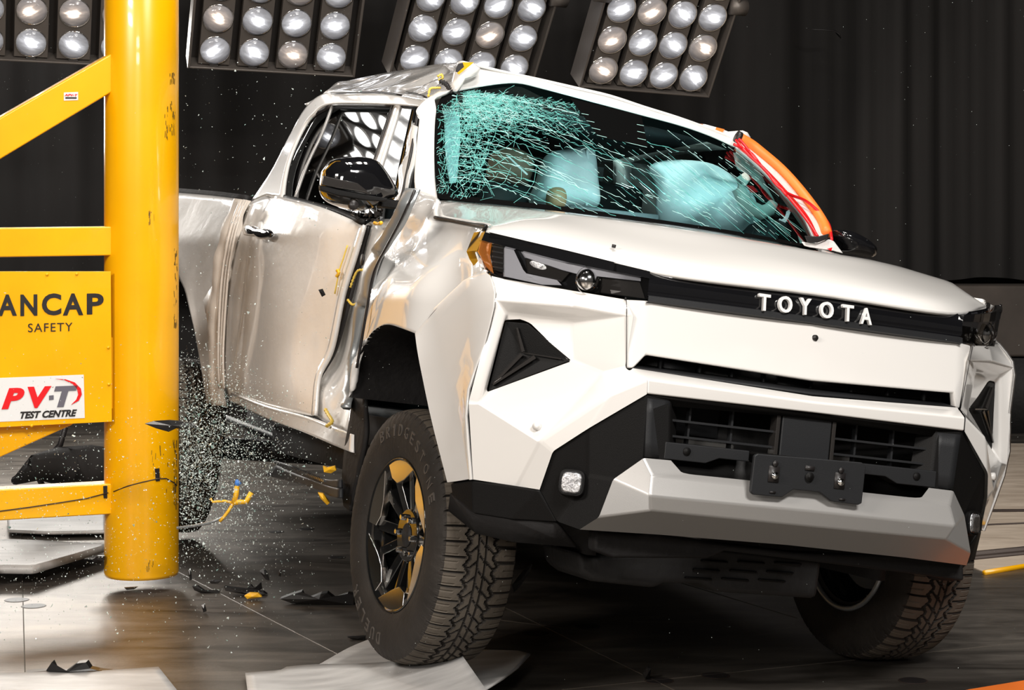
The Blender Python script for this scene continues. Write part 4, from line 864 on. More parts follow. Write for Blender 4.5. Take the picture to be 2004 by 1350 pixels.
def place(w_, c_, steer, camber, spin, flip=False):
    w_.location = c_; w_.rotation_mode = 'XYZ'
    w_.matrix_local = Matrix.Translation(c_) @ Matrix.Rotation(math.radians(steer), 4, 'Z') @ Matrix.Rotation(math.radians(camber), 4, 'X') @ Matrix.Rotation(PI if flip else 0, 4, 'Z') @ Matrix.Rotation(math.radians(spin), 4, 'Y')
w2 = copy_tree(w1, TK); w3 = copy_tree(w1, TK); w4 = copy_tree(w1, TK); w3.name = 'rear_wheel'; w4.name = 'rear_wheel'
place(w1, U(770, 1042, Y=-.88)+Vector((.012, .115, 0)), 6, 2, 20)
place(w2, Vector((.075, .775, .335)), 6, 2, 0, True)
place(w3, Vector((-3.09, -.98, .30)), 0, 0, 10)
place(w4, Vector((-3.09, .74, .36)), 0, 0, 10, True)
MB().tube([(.05, -.7, .28), (.05, .7, .36)], .04, 10).build('axle', 'under', TK); MB().tube([(-3.08, -.9, .3), (-3.08, .7, .36)], .05, 10).build('axle', 'under', TK)
# ---------------------------------------------------------------- the hall
def struct(o, kind='structure'): o['kind'] = kind; return o
struct(obj('floor', [(-30, -6, 0), (30, -6, 0), (30, 22, 0), (-30, 22, 0)], [(0, 1, 2, 3)], 'floor', smooth=False))
ca = [G(1888, 1106), G(1925, 1121), G(2004, 1108), Vector((14, 9.3, 0)), Vector((14, 13.0, 0)), Vector((2.6, 13.0, 0)), G(1700, 980)]
mb = MB().hexa([Vector((p.x, p.y, .001)) for p in ca], [Vector((p.x, p.y, .006)) for p in ca])
struct(mb.build('floor', 'concrete', smooth=False)).name = 'floor_concrete'
o_ = MB().tube([G(1926, 1121, .008), G(2004, 1108, .008), Vector((14, 9.25, .008))], .012, 6).build('trim_1', 'yellow'); struct(o_)
for i, yy in enumerate((1000, 1024, 1085, 1092)):
    a, b = G(1860, yy+6 if yy > 1010 else yy+1, .008), G(2004, yy-(8 if yy > 1050 else 0), .008); d = (b-a)
    struct(MB().tube([a-d*1, b+d*8], (.012, .006, .02, .012)[i], 6).build('trim_%d' % (i+2), 'rail'))
o_ = MB().hexa([G(1840, 1360, .001), G(1900, 1348, .001), G(2010, 1330, .001), G(2100, 1400, .001)], [G(1840, 1360, .004), G(1900, 1348, .004), G(2010, 1330, .004), G(2100, 1400, .004)]).build('trim_6', 'orange', smooth=False); struct(o_)
# seams between the steel plates
for i, (a, b) in enumerate((((1100, 1350), (2100, 1248)), ((40, 1000), (50, 1350)), ((790, 1190), (1110, 1230)), ((350, 1120), (660, 1280)), ((990, 1190), (1400, 1390)), ((1330, 1140), (1560, 1210)))):
    struct(MB().tube([G(*a, .0), G(*b, .0)], .0022, 4).build('trim_%d' % (i+7), 'seam', smooth=False))
for i, (px, py) in enumerate(((1400, 1322), (1787, 1332), (1048, 1239), (1150, 1226), (1290, 1332), (660, 1091), (33, 1174), (66, 1186), (600, 1035), (540, 1041))):
    c_ = G(px, py, 0); r_ = .042*(1 if py > 1100 else .8)
    h_ = MB().tube([c_+Vector((0, 0, .0006)), c_+Vector((0, 0, .0012))], [r_*1.12, r_*1.1], 32).build('anchor_hole', 'rail', smooth=False)
    tag(h_, 'round anchor hole in the steel floor '+('in front of the left front tyre', 'nearest the orange floor corner', 'behind the sheets right of the near front tyre', 'under the bumper, further from the tyre', 'with a splinter standing in it', 'under the cab behind the front tyre', 'left edge of the picture, nearer the boards', 'left edge of the picture, the lower one', 'under the running board', 'beside the yellow strap remnants')[i], 'floor hole', 'anchor holes in the steel floor')
    MB().tube([c_+Vector((0, 0, .0013)), c_+Vector((0, 0, .0018))], r_, 32).build('hole_mouth', 'ink', h_, smooth=False)
# back wall, curtain, low wall
struct(obj('wall_back', [(-30, 15.6, 0), (30, 15.6, 0), (30, 15.6, 9), (-30, 15.6, 9)], [(0, 1, 2, 3)], 'hallwall', smooth=False))
struct(obj('ceiling', [(-30, -6, 9), (30, -6, 9), (30, 22, 9), (-30, 22, 9)], [(3, 2, 1, 0)], 'hallwall', smooth=False))
vs = []; NX = 900; zz = [(1.0, 0), (1.15, .4), (3, .8), (8.8, 1)]
for i in range(NX+1):
    x = -16+32*i/NX
    f_ = .09*math.sin(x*9+1.5*math.sin(x*1.3))+.05*math.sin(x*23+2*math.sin(x*2.1))+.05*noise.noise(Vector((x*2.5, 0, 0)))
    f_ *= (.35+.65*sst((x-0.0)/2.5))
    for z, a in zz: vs.append(Vector((x, 14.4+f_*(.8+.2*a)+.01*a, z-.02*math.sin(x*7))))
fs = [(i*4+k, (i+1)*4+k, (i+1)*4+k+1, i*4+k+1) for i in range(NX) for k in range(3)]
tag(obj('curtain', vs, fs, 'curtain'), 'dark grey pleated curtain hanging across the back of the hall', 'curtain')
lw_ = MB().box((5.0, 13.8, .75), (4.2, .3, .48)); lw_ = lw_.build('concrete_barrier', 'wallc', bevel=.02, angle=30)
tag(lw_, 'brown-grey low barrier under the curtain at the right edge', 'barrier')
bb = MB().box((5.4, 13.75, .25), (5.2, .2, .5)).build('barrier_plinth', 'under'); bb.parent = lw_
tag(MB().tube([Wd(1580, 57, 14.0), Wd(1600, 58, 14.0), Wd(1633, 60, 14.0), Wd(1642, 66, 13.95), Wd(1645, 74, 13.95), Wd(1636, 64, 14)], .005, 5).build('hanging_wire', 'ink'), 'thin dark wire loop hanging in front of the curtain', 'wire')
# ---------------------------------------------------------------- lamp banks
def lamp_bank(px, py, u, v, D, ncol, nrow, label, world=None):
    s = D/F; vd = -32*s; ud = (u[0]*v[0]+u[1]*v[1])/32*s
    U_ = Vector((u[0]*s, ud, u[1]*s)); V_ = Vector((v[0]*s, vd, v[1]*s)); O = Wd(px, py, D)   # lowest left lamp
    if world: O, U_, V_ = (Vector(q) for q in world)
    nrm = U_.cross(V_).normalized()
    if (nrm.z > 0 if world else nrm.y > 0): nrm = -nrm
    root = empty('lamp_bank', O); tag(root, label, 'lamp bank', 'lamp banks hanging in front of the curtain')
    ux, uy = U_.normalized(), None; uy = (V_-ux*V_.dot(ux)).normalized(); n_ = nrm
    Z = Vector()
    def quad(a, b, c_, d, t, name, m, par):
        A = [U_*p+V_*q for p, q in (a, b, c_, d)]
        return MB().hexa([p+n_*t[0] for p in A], [p+n_*t[1] for p in A]).build(name, m, par, bevel=.004, angle=30)
    top = nrow-1+.55; e = .62; r = ncol-1
    quad((-e, -.52), (r+e, -.52), (r+e, top), (-e, top), (-.16, -.10), 'housing', 'house', root)
    for nm, q in (('frame_rail', ((-e-.03, -.56), (r+e+.03, -.56), (r+e+.03, -.50), (-e-.03, -.50))), ('frame_rail', ((-e-.05, -.56), (-e+.02, -.56), (-e+.02, top), (-e-.05, top))), ('frame_rail', ((r+e-.02, -.56), (r+e+.05, -.56), (r+e+.05, top), (r+e-.02, top)))):
        quad(*q, (-.14, .03), nm, 'strip', root)
    for sd_ in (-1, 1):
        c_ = U_*((r+e+.1) if sd_ > 0 else -e-.1)+V_*2.4; MB().tube([c_-ux*.05, c_+ux*.05], .05, 16).build('swivel_knob', 'strip', root)
    zax = n_; rad = .084
    base = Matrix((ux, uy, zax)).transposed()
    for i in range(ncol):
        st_ = quad((i-.40, -.46), (i+.40, -.46), (i+.40, top-.05), (i-.40, top-.05), (-.06, 0), 'lamp_strip', 'strip', root)
        quad((i-.12, -.52), (i+.12, -.52), (i+.12, -.45), (i-.12, -.45), (-.03, .01), 'strip_tab', 'house', st_)
        for j in range(nrow):
            warm = rnd.random() < .2
            key = 'w' if warm else 'c'
            if world: key = 'h'; warm = False
            if (key) not in LM:
                vs = []; K = 28; R_ = 7
                for a in range(R_+1):
                    rr = rad*math.cos(a/R_*PI/2*.999); zz_ = .035*math.sin(a/R_*PI/2)
                    vs += [Vector((rr*math.cos(2*PI*b/K), rr*math.sin(2*PI*b/K), zz_)) for b in range(K)]
                o2 = obj('lamp', vs, [(a*K+b, a*K+(b+1) % K, (a+1)*K+(b+1) % K, (a+1)*K+b) for a in range(R_) for b in range(K)], 'lenshot' if world else 'lensw' if warm else 'lens', st_)
                LM[key] = o2.data
            else:
                o2 = bpy.data.objects.new('lamp', LM[key]); COL.objects.link(o2); o2.parent = st_
            o2.matrix_local = Matrix.Translation(U_*i+V_*j+n_*.004) @ base.to_4x4() @ Matrix.Rotation(rnd.random()*1.2-.6, 4, 'Z')
            rg = ring_mesh(); g_ = bpy.data.objects.new('lamp_ring', rg); COL.objects.link(g_); g_.parent = o2
    return root
LM = {}
def ring_mesh():
    if 'r' not in LM:
        K = 28; pts = [(.084, 0), (.089, .006), (.092, 0)]
        vs = [Vector((r*math.cos(2*PI*b/K), r*math.sin(2*PI*b/K), z)) for r, z in pts for b in range(K)]
        o2 = obj('lamp_ring', vs, [(a*K+b, a*K+(b+1) % K, (a+1)*K+(b+1) % K, (a+1)*K+b) for a in range(2) for b in range(K)], 'chrome'); LM['r'] = o2.data; bpy.data.objects.remove(o2)
    return LM['r']
lamp_bank(-23, 79, (80, -3), (9, 60), 12.0, 4, 4, 'leftmost lamp bank, partly behind the yellow post')
lamp_bank(421, 98, (74, -3), (10.5, 59), 12.0, 4, 6, 'lamp bank right of the yellow post, above the pickup bed')
lamp_bank(811, 114, (65, -4), (17, 56), 12.0, 4, 6, 'lamp bank behind the crushed roof peak')
lamp_bank(1180, 137, (61, -3.3), (16, 57), 12.0, 4, 6, 'rightmost lamp bank, above the windscreen')
lamp_bank(0, 0, (1, 0), (0, 1), 1, 10, 9, 'overhead lamp bank facing down behind the post, beyond the picture', ((-5.5, 11.9, 3.8), (.22, .02, 0), (-.04, .25, 0)))
# ---------------------------------------------------------------- the post and its frame
PD = 8.0; PX = (277-CX)/F*PD; PR = .144; PC = Vector((PX, PD, 0)); bd = Vector((.9, .435, 0)).normalized(); bn = Vector((.435, -.9, 0))
rig = empty('impact_post', (0, 0, 0)); tag(rig, 'yellow steel impact post with side braces and sign panel', 'post')
zb = CZ+(H-1137)/F*(PD-PR)
MB().tube([(PX, PD, zb), (PX, PD, zb+.012), (PX, PD, 2.0), (PX, PD, 4.2)], [PR-.004, PR, PR, PR], 96).build('post', 'yellow', rig)
def PLn(px, py, off=0):
    P0 = PC+bn*(.05+off); d = Vector(((px-CX)/F, 1, (H-py)/F)); nn = bn; k = (P0-Vector((0, 0, 0))).dot(nn)/(Vector((d.x, d.y, 0)).dot(nn)); return Vector((d.x*k, k, CZ+d.z*k))
def beam(name, pts, th=.10, m='yellow', off=0, par=rig):
    a = [PLn(x, y, off) for x, y in pts]; return MB().hexa(a, [p-bn*th for p in a]).build(name, m, par, bevel=.006 if th > .02 else .001, angle=30)
beam('diagonal_brace', [(-40, 253), (-40, 336), (219, 180), (219, 104)])
beam('cross_beam', [(-40, 446), (-40, 504), (220, 500), (220, 443)])
beam('cross_beam', [(-40, 960), (-40, 1021), (220, 1006), (220, 946)])
beam('diagonal_brace', [(-40, 820), (-40, 913), (140, 832), (180, 800)], off=-.02)
pn = beam('sign_panel', [(-40, 531), (-40, 838), (219, 825), (217, 531)], .006, off=.035)
beam('panel_hinge_strip', [(218, 660), (218, 800), (223, 798), (223, 662)], .006, off=.01)
for px, py in ((212, 680), (213, 752), (62, 833), (92, 537), (150, 536)):
    c_ = PLn(px, py, .036); MB().tube([c_, c_+bn*.003], .006, 12).build('panel_rivet', 'yellow', pn)
ptext = lambda nm, s, px0, px1, py0, py1, m, **k: text(nm, s, .1, m, pn, PLn((px0+px1)/2, (py0+py1)/2, k.pop('off', .037)), bd, (0, 0, 1), depth=.001, fit=((PLn(px1, 600, .037)-PLn(px0, 600, .037)).length, abs(py1-py0)/F*PLn(px0, 600, .037).y), **k)
ptext('sign_letter', 'A', -4, 33, 576, 618, 'ink', bold=.03); ptext('sign_letter', 'N', 40, 73, 576, 618, 'ink', bold=.03)
ptext('sign_letter', 'C', 82, 120, 574, 617, 'ink', bold=.03); ptext('sign_letter', 'A', 123, 163, 574, 617, 'ink', bold=.03); ptext('sign_letter', 'P', 170, 203, 574, 615, 'ink', bold=.03)
ptext('sign_lettering', 'SAFETY', 55, 142, 632, 649, 'ink', space=1.15)
st_ = beam('white_sticker', [(-12, 740), (-12, 826), (166, 818), (164, 733)], .001, 'letter', .037, pn)
ptext('sticker_letter', 'P', 3, 48, 759, 800, 'inkred', bold=.05, shear=.3, off=.039); ptext('sticker_letter', 'V', 54, 101, 756, 798, 'inkred', bold=.05, shear=.15, off=.039)
ptext('sticker_letter', 'T', 106, 152, 755, 796, 'inkgrey', bold=.05, shear=.25, off=.039)
beam('sticker_dot', [(96, 774), (96, 783), (105, 782), (105, 773)], .001, 'inkgrey', .039, pn)
ptext('sticker_lettering', 'TEST CENTRE', 40, 151, 803, 817, 'ink', bold=.04, shear=.3, off=.039)
aw = MB(); arc_o = [(108, 741), (128, 742), (146, 748), (158, 760), (160, 772), (154, 784), (139, 792)]; arc_i = [(108, 741), (127, 744), (142, 751), (151, 762), (153, 772), (149, 782), (139, 792)]
k = len(arc_o); aw.add([PLn(x, y, .0385) for x, y in arc_o+arc_i], [(i, i+1, k+i+1, k+i) for i in range(k-1)]).build('sticker_swoosh', 'inkred', pn, smooth=False, solid=.001)
s2 = beam('small_sticker', [(125, 181), (125, 197), (153, 196), (153, 180)], .001, 'letter', .002)
text('small_sticker_lettering', 'APV-T', .1, 'inkred', s2, PLn(139, 186, .004), bd, (0, 0, 1), depth=.0006, bold=.03, shear=.2, fit=(.05, .009))
beam('sticker_barcode', [(128, 190), (128, 193), (150, 193), (150, 190)], .0006, 'ink', .004, s2)
# scuffs, tape and sensor wire on the post
def PCy(px, py, o=.001):
    x = (px-CX)/F; r = PR+o; A = x*x+1; Bq = -2*(x*PX+PD); Cq = PX*PX+PD*PD-r*r; q = Bq*Bq-4*A*Cq
    k_ = (-Bq-math.sqrt(max(q, 0)))/(2*A); return Vector((x*k_, k_, CZ+(H-py)/F*k_))
wire = [(-20, 1004), (0, 1000), (60, 992), (120, 983), (170, 975), (212, 964)]
MB().tube([PLn(x, y, .006) for x, y in wire], .0022, 5).build('sensor_wire', 'rail', rig)
MB().tube([PCy(x, y, .003) for x, y in [(222, 962), (250, 951), (280, 943), (308, 937), (325, 936), (340, 944), (346, 950)]], .0022, 5).build('sensor_wire', 'rail', rig)
MB().hexa([PCy(x, y, .003) for x, y in ((303, 917), (312, 916), (313, 941), (305, 942))], [PCy(x, y, .001) for x, y in ((303, 917), (312, 916), (313, 941), (305, 942))]).build('tape_tab', 'ink', rig, smooth=False)
beam('tape_tab', [(202, 951), (203, 975), (210, 975), (210, 950)], .002, 'ink', .004)
sc = MB()
for (x0, x1, y0, y1, n) in ((332, 342, 140, 158, 16), (322, 343, 190, 270, 30), (338, 347, 860, 1000, 50), (340, 346, 480, 640, 24), (290, 305, 410, 440, 8), (295, 330, 870, 960, 14), (285, 300, 1095, 1108, 6)):
    for _ in range(n):
        x = rnd.uniform(x0, x1); y = rnd.uniform(y0, y1); l = rnd.uniform(3, 14); w_ = rnd.uniform(.4, 1.3); dx = rnd.uniform(-1, 1)
        sc.add([PCy(x, y, .0012), PCy(x+w_, y, .0012), PCy(x+w_+dx, y+l, .0012), PCy(x+dx, y+l, .0012)], [(0, 1, 2, 3)])
tag(sc.build('scuff_marks', 'scuff', rig, smooth=False), kind='stuff')
# ---------------------------------------------------------------- boards and sheets on the floor
def sheet(name, top, bot, left, right, zf, m, label, nu=24, nv=12, th=.006, cat='sheet', group=None):
    vs, fs = coons(top, bot, left, right, nu, nv, lambda x, y: Vector((x, y, 0)), (True, False, False, False))
    P = []
    for j in range(nv+1):
        for i in range(nu+1):
            q = vs[j*(nu+1)+i]; P.append(G(q.x, q.y, zf(i/nu, j/nv)))
    o = obj(name, P, [tuple(reversed(f)) for f in fs], m, None, solid=th); tag(o, label, cat, group); return o
sheet('loose_sheet', [(625, 1303), (680, 1272), (722, 1254)], [(790, 1372), (860, 1380), (953, 1350)], [(625, 1303), (700, 1345), (790, 1372)], [(722, 1254), (860, 1272), (1043, 1277), (1005, 1318), (953, 1350)], lambda u, v: .012+.05*u*v, 'sheet', 'grey sheet lying under the near front tyre')
sheet('loose_sheet', [(480, 1320), (550, 1314), (554, 1309), (620, 1303), (720, 1301), (800, 1292), (880, 1268), (893, 1266)], [(490, 1400), (700, 1420), (1000, 1440)], [(480, 1320), (490, 1400)], [(893, 1266), (950, 1348), (1000, 1440)], lambda u, v: .016+.13*max(0, (u-.2)/.8)**1.5*(1-.45*v), 'sheet', 'pale curled sheet in front of the near front tyre')
sheet('loose_sheet', [(-30, 1321), (60, 1319), (180, 1316), (222, 1314), (310, 1308)], [(-30, 1420), (200, 1420), (400, 1420)], [(-30, 1321), (-30, 1420)], [(310, 1308), (345, 1352), (400, 1420)], lambda u, v: .012, 'sheet', 'pale sheet at the bottom left corner of the picture')
sheet('loose_board', [(-30, 1072), (0, 1068), (100, 1072), (206, 1078)], [(-30, 1132), (0, 1122), (66, 1123), (206, 1080)], [(-30, 1072), (-30, 1132)], [(206, 1078), (206, 1080)], lambda u, v: .03+.02*v, 'sheet', 'pale board with brown edge left of the post foot', th=.03, cat='board')
sheet('loose_board', [(14, 1018), (100, 1012), (208, 1008)], [(16, 1042), (100, 1046), (208, 1044)], [(14, 1018), (16, 1042)], [(208, 1008), (208, 1044)], lambda u, v: .02, 'sheet', 'pale flat board behind the post, furthest back', th=.012, cat='board')
# ---------------------------------------------------------------- broken plastic and other pieces
def shardmesh(px, py, w_, h_, z, m, name, label, cat, seed, th=.004, rot=0, group=None, D=None):
    r_ = random.Random(seed); n_ = 7; pts = []
    for i in range(n_):
        a = 2*PI*i/n_; rr = r_.uniform(.55, 1.1); pts.append((px+math.cos(a)*w_/2*rr, py+math.sin(a)*h_/2*rr))
    d_ = D or (CZ-z)*F/(py-H)
    A = [Wd(x, y, d_+r_.uniform(-.03, .03)) for x, y in pts]
    o = MB().hexa(A, [p+Vector((0, th, 0)) for p in A]).build(name, m, smooth=False); return tag(o, label, cat, group)
def outline(name, pts, D, th, m, label, cat, group=None, fn=None):
    A = [(fn(x, y) if fn else Wd(x, y, D)) for x, y in pts]; mb = MB()
    c_ = sum(A, Vector())/len(A); n_ = len(A); back = [p+Vector((.0, th, 0)) for p in A]
    mb.add(A+back+[c_-Vector((0, th*.6, 0))], [(i, (i+1) % n_, 2*n_) for i in range(n_)]+[tuple(range(2*n_-1, n_-1, -1))]+[(i, n_+i, n_+(i+1) % n_, (i+1) % n_) for i in range(n_)])
    return tag(mb.build(name, m, smooth=False), label, cat, group)
Dg = lambda py: CZ*F/(py-H)
outline('plastic_shard', [(48, 1316), (90, 1312), (101, 1296), (110, 1314), (128, 1314), (150, 1298), (168, 1296), (176, 1308), (192, 1312), (216, 1315), (214, 1320), (120, 1320), (60, 1318)], Dg(1324), .04, 'blackdeb', 'black jagged plastic piece lying on the bottom left sheet', 'broken piece')
outline('plastic_shard', [(283, 829), (300, 824), (330, 822), (350, 824), (376, 828), (384, 834), (372, 840), (345, 838), (330, 845), (305, 838)], 7.4, .02, 'blackdeb', 'long black splinter flying in front of the post', 'broken piece')
outline('plastic_shard', [(548, 1172), (575, 1162), (590, 1158), (598, 1174), (628, 1162), (640, 1160), (655, 1172), (680, 1162), (692, 1164), (692, 1184), (640, 1184), (570, 1180)], Dg(1184), .05, 'blackdeb', 'black saw-toothed trim piece on the floor left of the near front tyre', 'broken piece')
outline('plastic_shard', [(438, 1148), (470, 1152), (515, 1158), (522, 1163), (500, 1166), (462, 1160), (441, 1156)], Dg(1166), .03, 'blackdeb', 'flat black strip beside the yellow crumb on the floor', 'broken piece')
outline('plastic_shard', [(484, 1150), (490, 1144), (496, 1150), (506, 1152), (510, 1140), (512, 1152), (504, 1157), (488, 1154)], Dg(1160), .02, 'blackdeb', 'small black spiky piece above the flat black strip', 'broken piece')
outline('plastic_shard', [(508, 1117), (516, 1112), (524, 1122), (527, 1136), (520, 1134), (512, 1124)], 7.6, .01, 'blackdeb', 'black flake bouncing above the floor debris', 'broken piece')
outline('plastic_shard', [(546, 1116), (549, 1115), (549, 1128), (545, 1127)], 7.6, .01, 'blackdeb', 'narrow black flake right of the bouncing one', 'broken piece')
outline('plastic_shard', [(368, 1115), (373, 1113), (375, 1134), (371, 1136)], 7.7, .01, 'blackdeb', 'small upright black splinter right of the post foot', 'broken piece')
outline('plastic_shard', [(408, 1138), (420, 1134), (434, 1136), (426, 1142), (414, 1142)], 7.7, .01, 'blackdeb', 'curled black flake above the black strip', 'broken piece')
outline('plastic_shard', [(376, 1147), (386, 1146), (400, 1156), (430, 1156), (428, 1162), (398, 1162), (380, 1155)], 7.9, .02, 'blackdeb', 'black bent strip nearest the post on the floor', 'broken piece')
outline('plastic_shard', [(180, 1096), (190, 1088), (204, 1088), (203, 1098), (184, 1101)], 7.9, .02, 'blackdeb', 'black piece on the board edge left of the post', 'broken piece')
outline('plastic_shard', [(243, 1150), (256, 1149), (270, 1148), (262, 1153), (248, 1154)], 7.8, .01, 'blackdeb', 'thin black sliver right under the post', 'broken piece')
outline('plastic_shard', [(394, 1184), (400, 1182), (404, 1196), (398, 1198)], 7.5, .01, 'blackdeb', 'black crumb below the debris group', 'broken piece')
outline('plastic_shard', [(349, 1216), (356, 1214), (360, 1222), (352, 1228)], 7.4, .01, 'blackdeb', 'black crumb at the edge of the post reflection', 'broken piece')
outline('plastic_shard', [(680, 1247), (700, 1246), (716, 1245), (714, 1252), (690, 1251)], Dg(1252), .02, 'blackdeb', 'black sliver behind the near front tyre', 'broken piece')
outline('plastic_shard', [(623, 567), (631, 565), (637, 577), (630, 581)], 7.0, .01, 'blackdeb', 'small black chip flying in front of the rear door', 'broken piece')
outline('plastic_shard', [(1258, 1322), (1268, 1306), (1274, 1308), (1272, 1326), (1262, 1328)], Dg(1330), .02, 'blackdeb', 'black splinter standing in a floor hole', 'broken piece')
outline('plastic_shard', [(1002, 1145), (1020, 1120), (1042, 1103), (1038, 1118), (1020, 1144), (1006, 1160)], 6.6, .01, 'under', 'grey blade hanging behind the near front tyre', 'broken piece')
outline('yellow_crumb', [(478, 1166), (488, 1160), (505, 1161), (512, 1168), (495, 1171), (484, 1172)], 7.75, .02, 'yellowdeb', 'yellow crumb lying on the floor debris', 'broken piece')
outline('yellow_crumb', [(632, 912), (640, 915), (655, 912), (658, 920), (648, 926), (634, 924)], 6.95, .02, 'yellowdeb', 'yellow crumb on the running board', 'broken piece')
outline('yellow_crumb', [(622, 964), (632, 966), (645, 984), (640, 988), (628, 976)], 6.95, .02, 'yellowdeb', 'yellow strip hanging under the running board', 'broken piece')
sy = empty('strap_remnant', Wd(462, 980, 7.4)); tag(sy, 'yellow strap remnant with blue tip flying beside the post', 'strap')
def rel(px, py, d=7.4): return Wd(px, py, d)-Vector(sy.location)
MB().tube([rel(464, 950), rel(462, 968), rel(457, 984)], .010, 6).build('strap_piece', 'yellowdeb', sy); MB().tube([rel(457, 984), rel(447, 1000), rel(438, 1012), rel(430, 1020)], .006, 6).build('strap_tail', 'yellowdeb', sy)
MB().tube([rel(457, 984), rel(470, 982), rel(482, 982), rel(492, 964)], .010, 6).build('strap_piece', 'yellowdeb', sy); MB().tube([rel(412, 975), rel(416, 982), rel(440, 980), rel(457, 984)], .005, 6).build('strap_fibre', 'yellowdeb', sy)
MB().tube([rel(463, 938), rel(466, 945), rel(462, 952)], [.004, .014, .008], 6).build('blue_tip', 'blue', sy)
tag(MB().tube([Wd(346, 1033, 7.6), Wd(380, 1029, 7.6), Wd(410, 1023, 7.5), Wd(440, 1010, 7.5)], .006, 6).build('grey_cable', 'primer'), 'grey cable running from the post foot to the strap', 'cable')
# dark hose behind the frame on the left
tag(MB().tube([Wd(128, 835, 9.5), Wd(118, 870, 9.5), Wd(95, 895, 9.5), Wd(78, 915, 9.5), Wd(78, 940, 9.5), Wd(86, 955, 9.5)], .014, 8).build('black_hose', 'ink'), 'black hose hanging behind the lower braces on the left', 'hose')
tag(MB().tube([G(30, 940, .25), G(70, 915, .35), G(120, 912, .3), G(180, 912, .3), G(208, 912, .3)], [.02, .06, .09, .10, .09], 10).build('dark_bundle', 'curtain'), 'dark cloth bundle on the floor behind the lower brace', 'bundle')
# ---------------------------------------------------------------- flying glass
def crumb(r_, s):
    return [Vector((r_.uniform(-s, s), r_.uniform(-s, s), r_.uniform(-s, s))) for _ in range(4)], [(0, 1, 2), (0, 2, 3), (0, 3, 1), (1, 3, 2)]
def spot():
    while True:
        k = rnd.random()
        if k < .80:
            x = 352+abs(rnd.gauss(0, 100)); y = rnd.gauss(895, 92); 
            if x > 360+(y-560)*.9 and y < 760: continue
        elif k < .90: x = rnd.uniform(0, 352); y = rnd.gauss(960, 110)
        elif k < .96: x = rnd.uniform(0, 620); y = rnd.gauss(1130, 60)
        else: x = rnd.uniform(350, 720); y = rnd.uniform(120, 800)
        if 0 < x < 900 and 20 < y < 1290: return x, y
cr_m = []
for i in range(12):
    v0, f0 = crumb(rnd, .0062); me = bpy.data.meshes.new('glass_crumb'); me.from_pydata([tuple(v) for v in v0], [], f0); me.materials.append(M['shard'] if i % 4 else M['green']); cr_m.append(me)
for i in range(300):
    x, y = spot(); D = rnd.uniform(6.9, 7.5)
    zmin = CZ+(H-y)/F*D
    if zmin < .01: D = (CZ-.01)*F/(y-H)*.995
    o = bpy.data.objects.new('glass_crumb', cr_m[i % 12]); COL.objects.link(o); o.location = Wd(x, y, D); s_ = rnd.uniform(.8, 1.25); o.scale = (s_,)*3; o.rotation_euler = (rnd.random()*6, rnd.random()*6, 0)
    tag(o, 'pale crumb of broken side glass flying beside the post', 'glass crumb', 'larger crumbs of broken glass around the post')
dust = MB(); dust2 = MB()
for i in range(11000):
    x, y = spot(); D = rnd.uniform(6.9, 7.7); z = CZ+(H-y)/F*D
    if z < .006: D = (CZ-.006)*F/(y-H)*.998
    s_ = rnd.choice((.0016, .002, .0027, .0035)); v0, f0 = crumb(rnd, s_); p = Wd(x, y, D); (dust2 if i % 9 == 0 else dust).add([p+v for v in v0], f0)
for i in range(1500):
    x = rnd.uniform(0, 2004); y = rnd.uniform(0, 1340)**1.0
    if x > 900 and rnd.random() < .6: continue
    D = rnd.uniform(5.5, 6.2) if x > 620 else rnd.uniform(6.8, 9)
    if CZ+(H-y)/F*D < .01: continue
    v0, f0 = crumb(rnd, .0011); p = Wd(x, y, D); dust.add([p+v for v in v0], f0)
tag(dust.build('glass_dust', 'shard', smooth=False), 'cloud of tiny pale glass fragments spraying from the side of the pickup', 'glass fragments', kind='stuff')
tag(dust2.build('glass_dust', 'green', smooth=False), 'scattered tiny greenish fragments within the glass spray', 'glass fragments', kind='stuff')
# ---------------------------------------------------------------- crack lines on the windscreen
def inside(x, y):
    def yi(P, x):
        for (a, b), (c_, d) in zip(P, P[1:]):
            if a <= x <= c_: return b+(d-b)*(x-a)/(c_-a)
        return None
    t = yi(wtop, x); b = yi(WS_B, x)
    if t is None or b is None:
        if x < 881 and x > 853: return 200 < y < 380
        if x > 1440:
            r = [p for p in WS_R]; 
            for (a, bb), (c_, d) in zip(r, r[1:]):
                if a <= x <= c_: t = bb+(d-bb)*(x-a)/(c_-a)
            return t is not None and b is not None and t+6 < y < b-4
        return False
    return t+3 < y < b-3
fcr = fw_o(.006)
ck = MB(); ckw = MB()
def line(pts, w_, mb, jit=0, broken=0):
    P = []
    for x, y in pts:
        P.append((x+rnd.uniform(-jit, jit), y+rnd.uniform(-jit, jit)))
    for a, b in zip(P, P[1:]):
        if broken and rnd.random() < broken: continue
        if not (inside(*a) and inside(*b)): continue
        d = Vector((b[0]-a[0], b[1]-a[1], 0))
        if d.length < .3: continue
        n_ = Vector((-d.y, d.x, 0)).normalized()*w_*rnd.uniform(.2, .5)
        mb.add([fcr(a[0]+n_.x, a[1]+n_.y), fcr(b[0]+n_.x, b[1]+n_.y), fcr(b[0]-n_.x, b[1]-n_.y), fcr(a[0]-n_.x, a[1]-n_.y)], [(0, 1, 2, 3)])
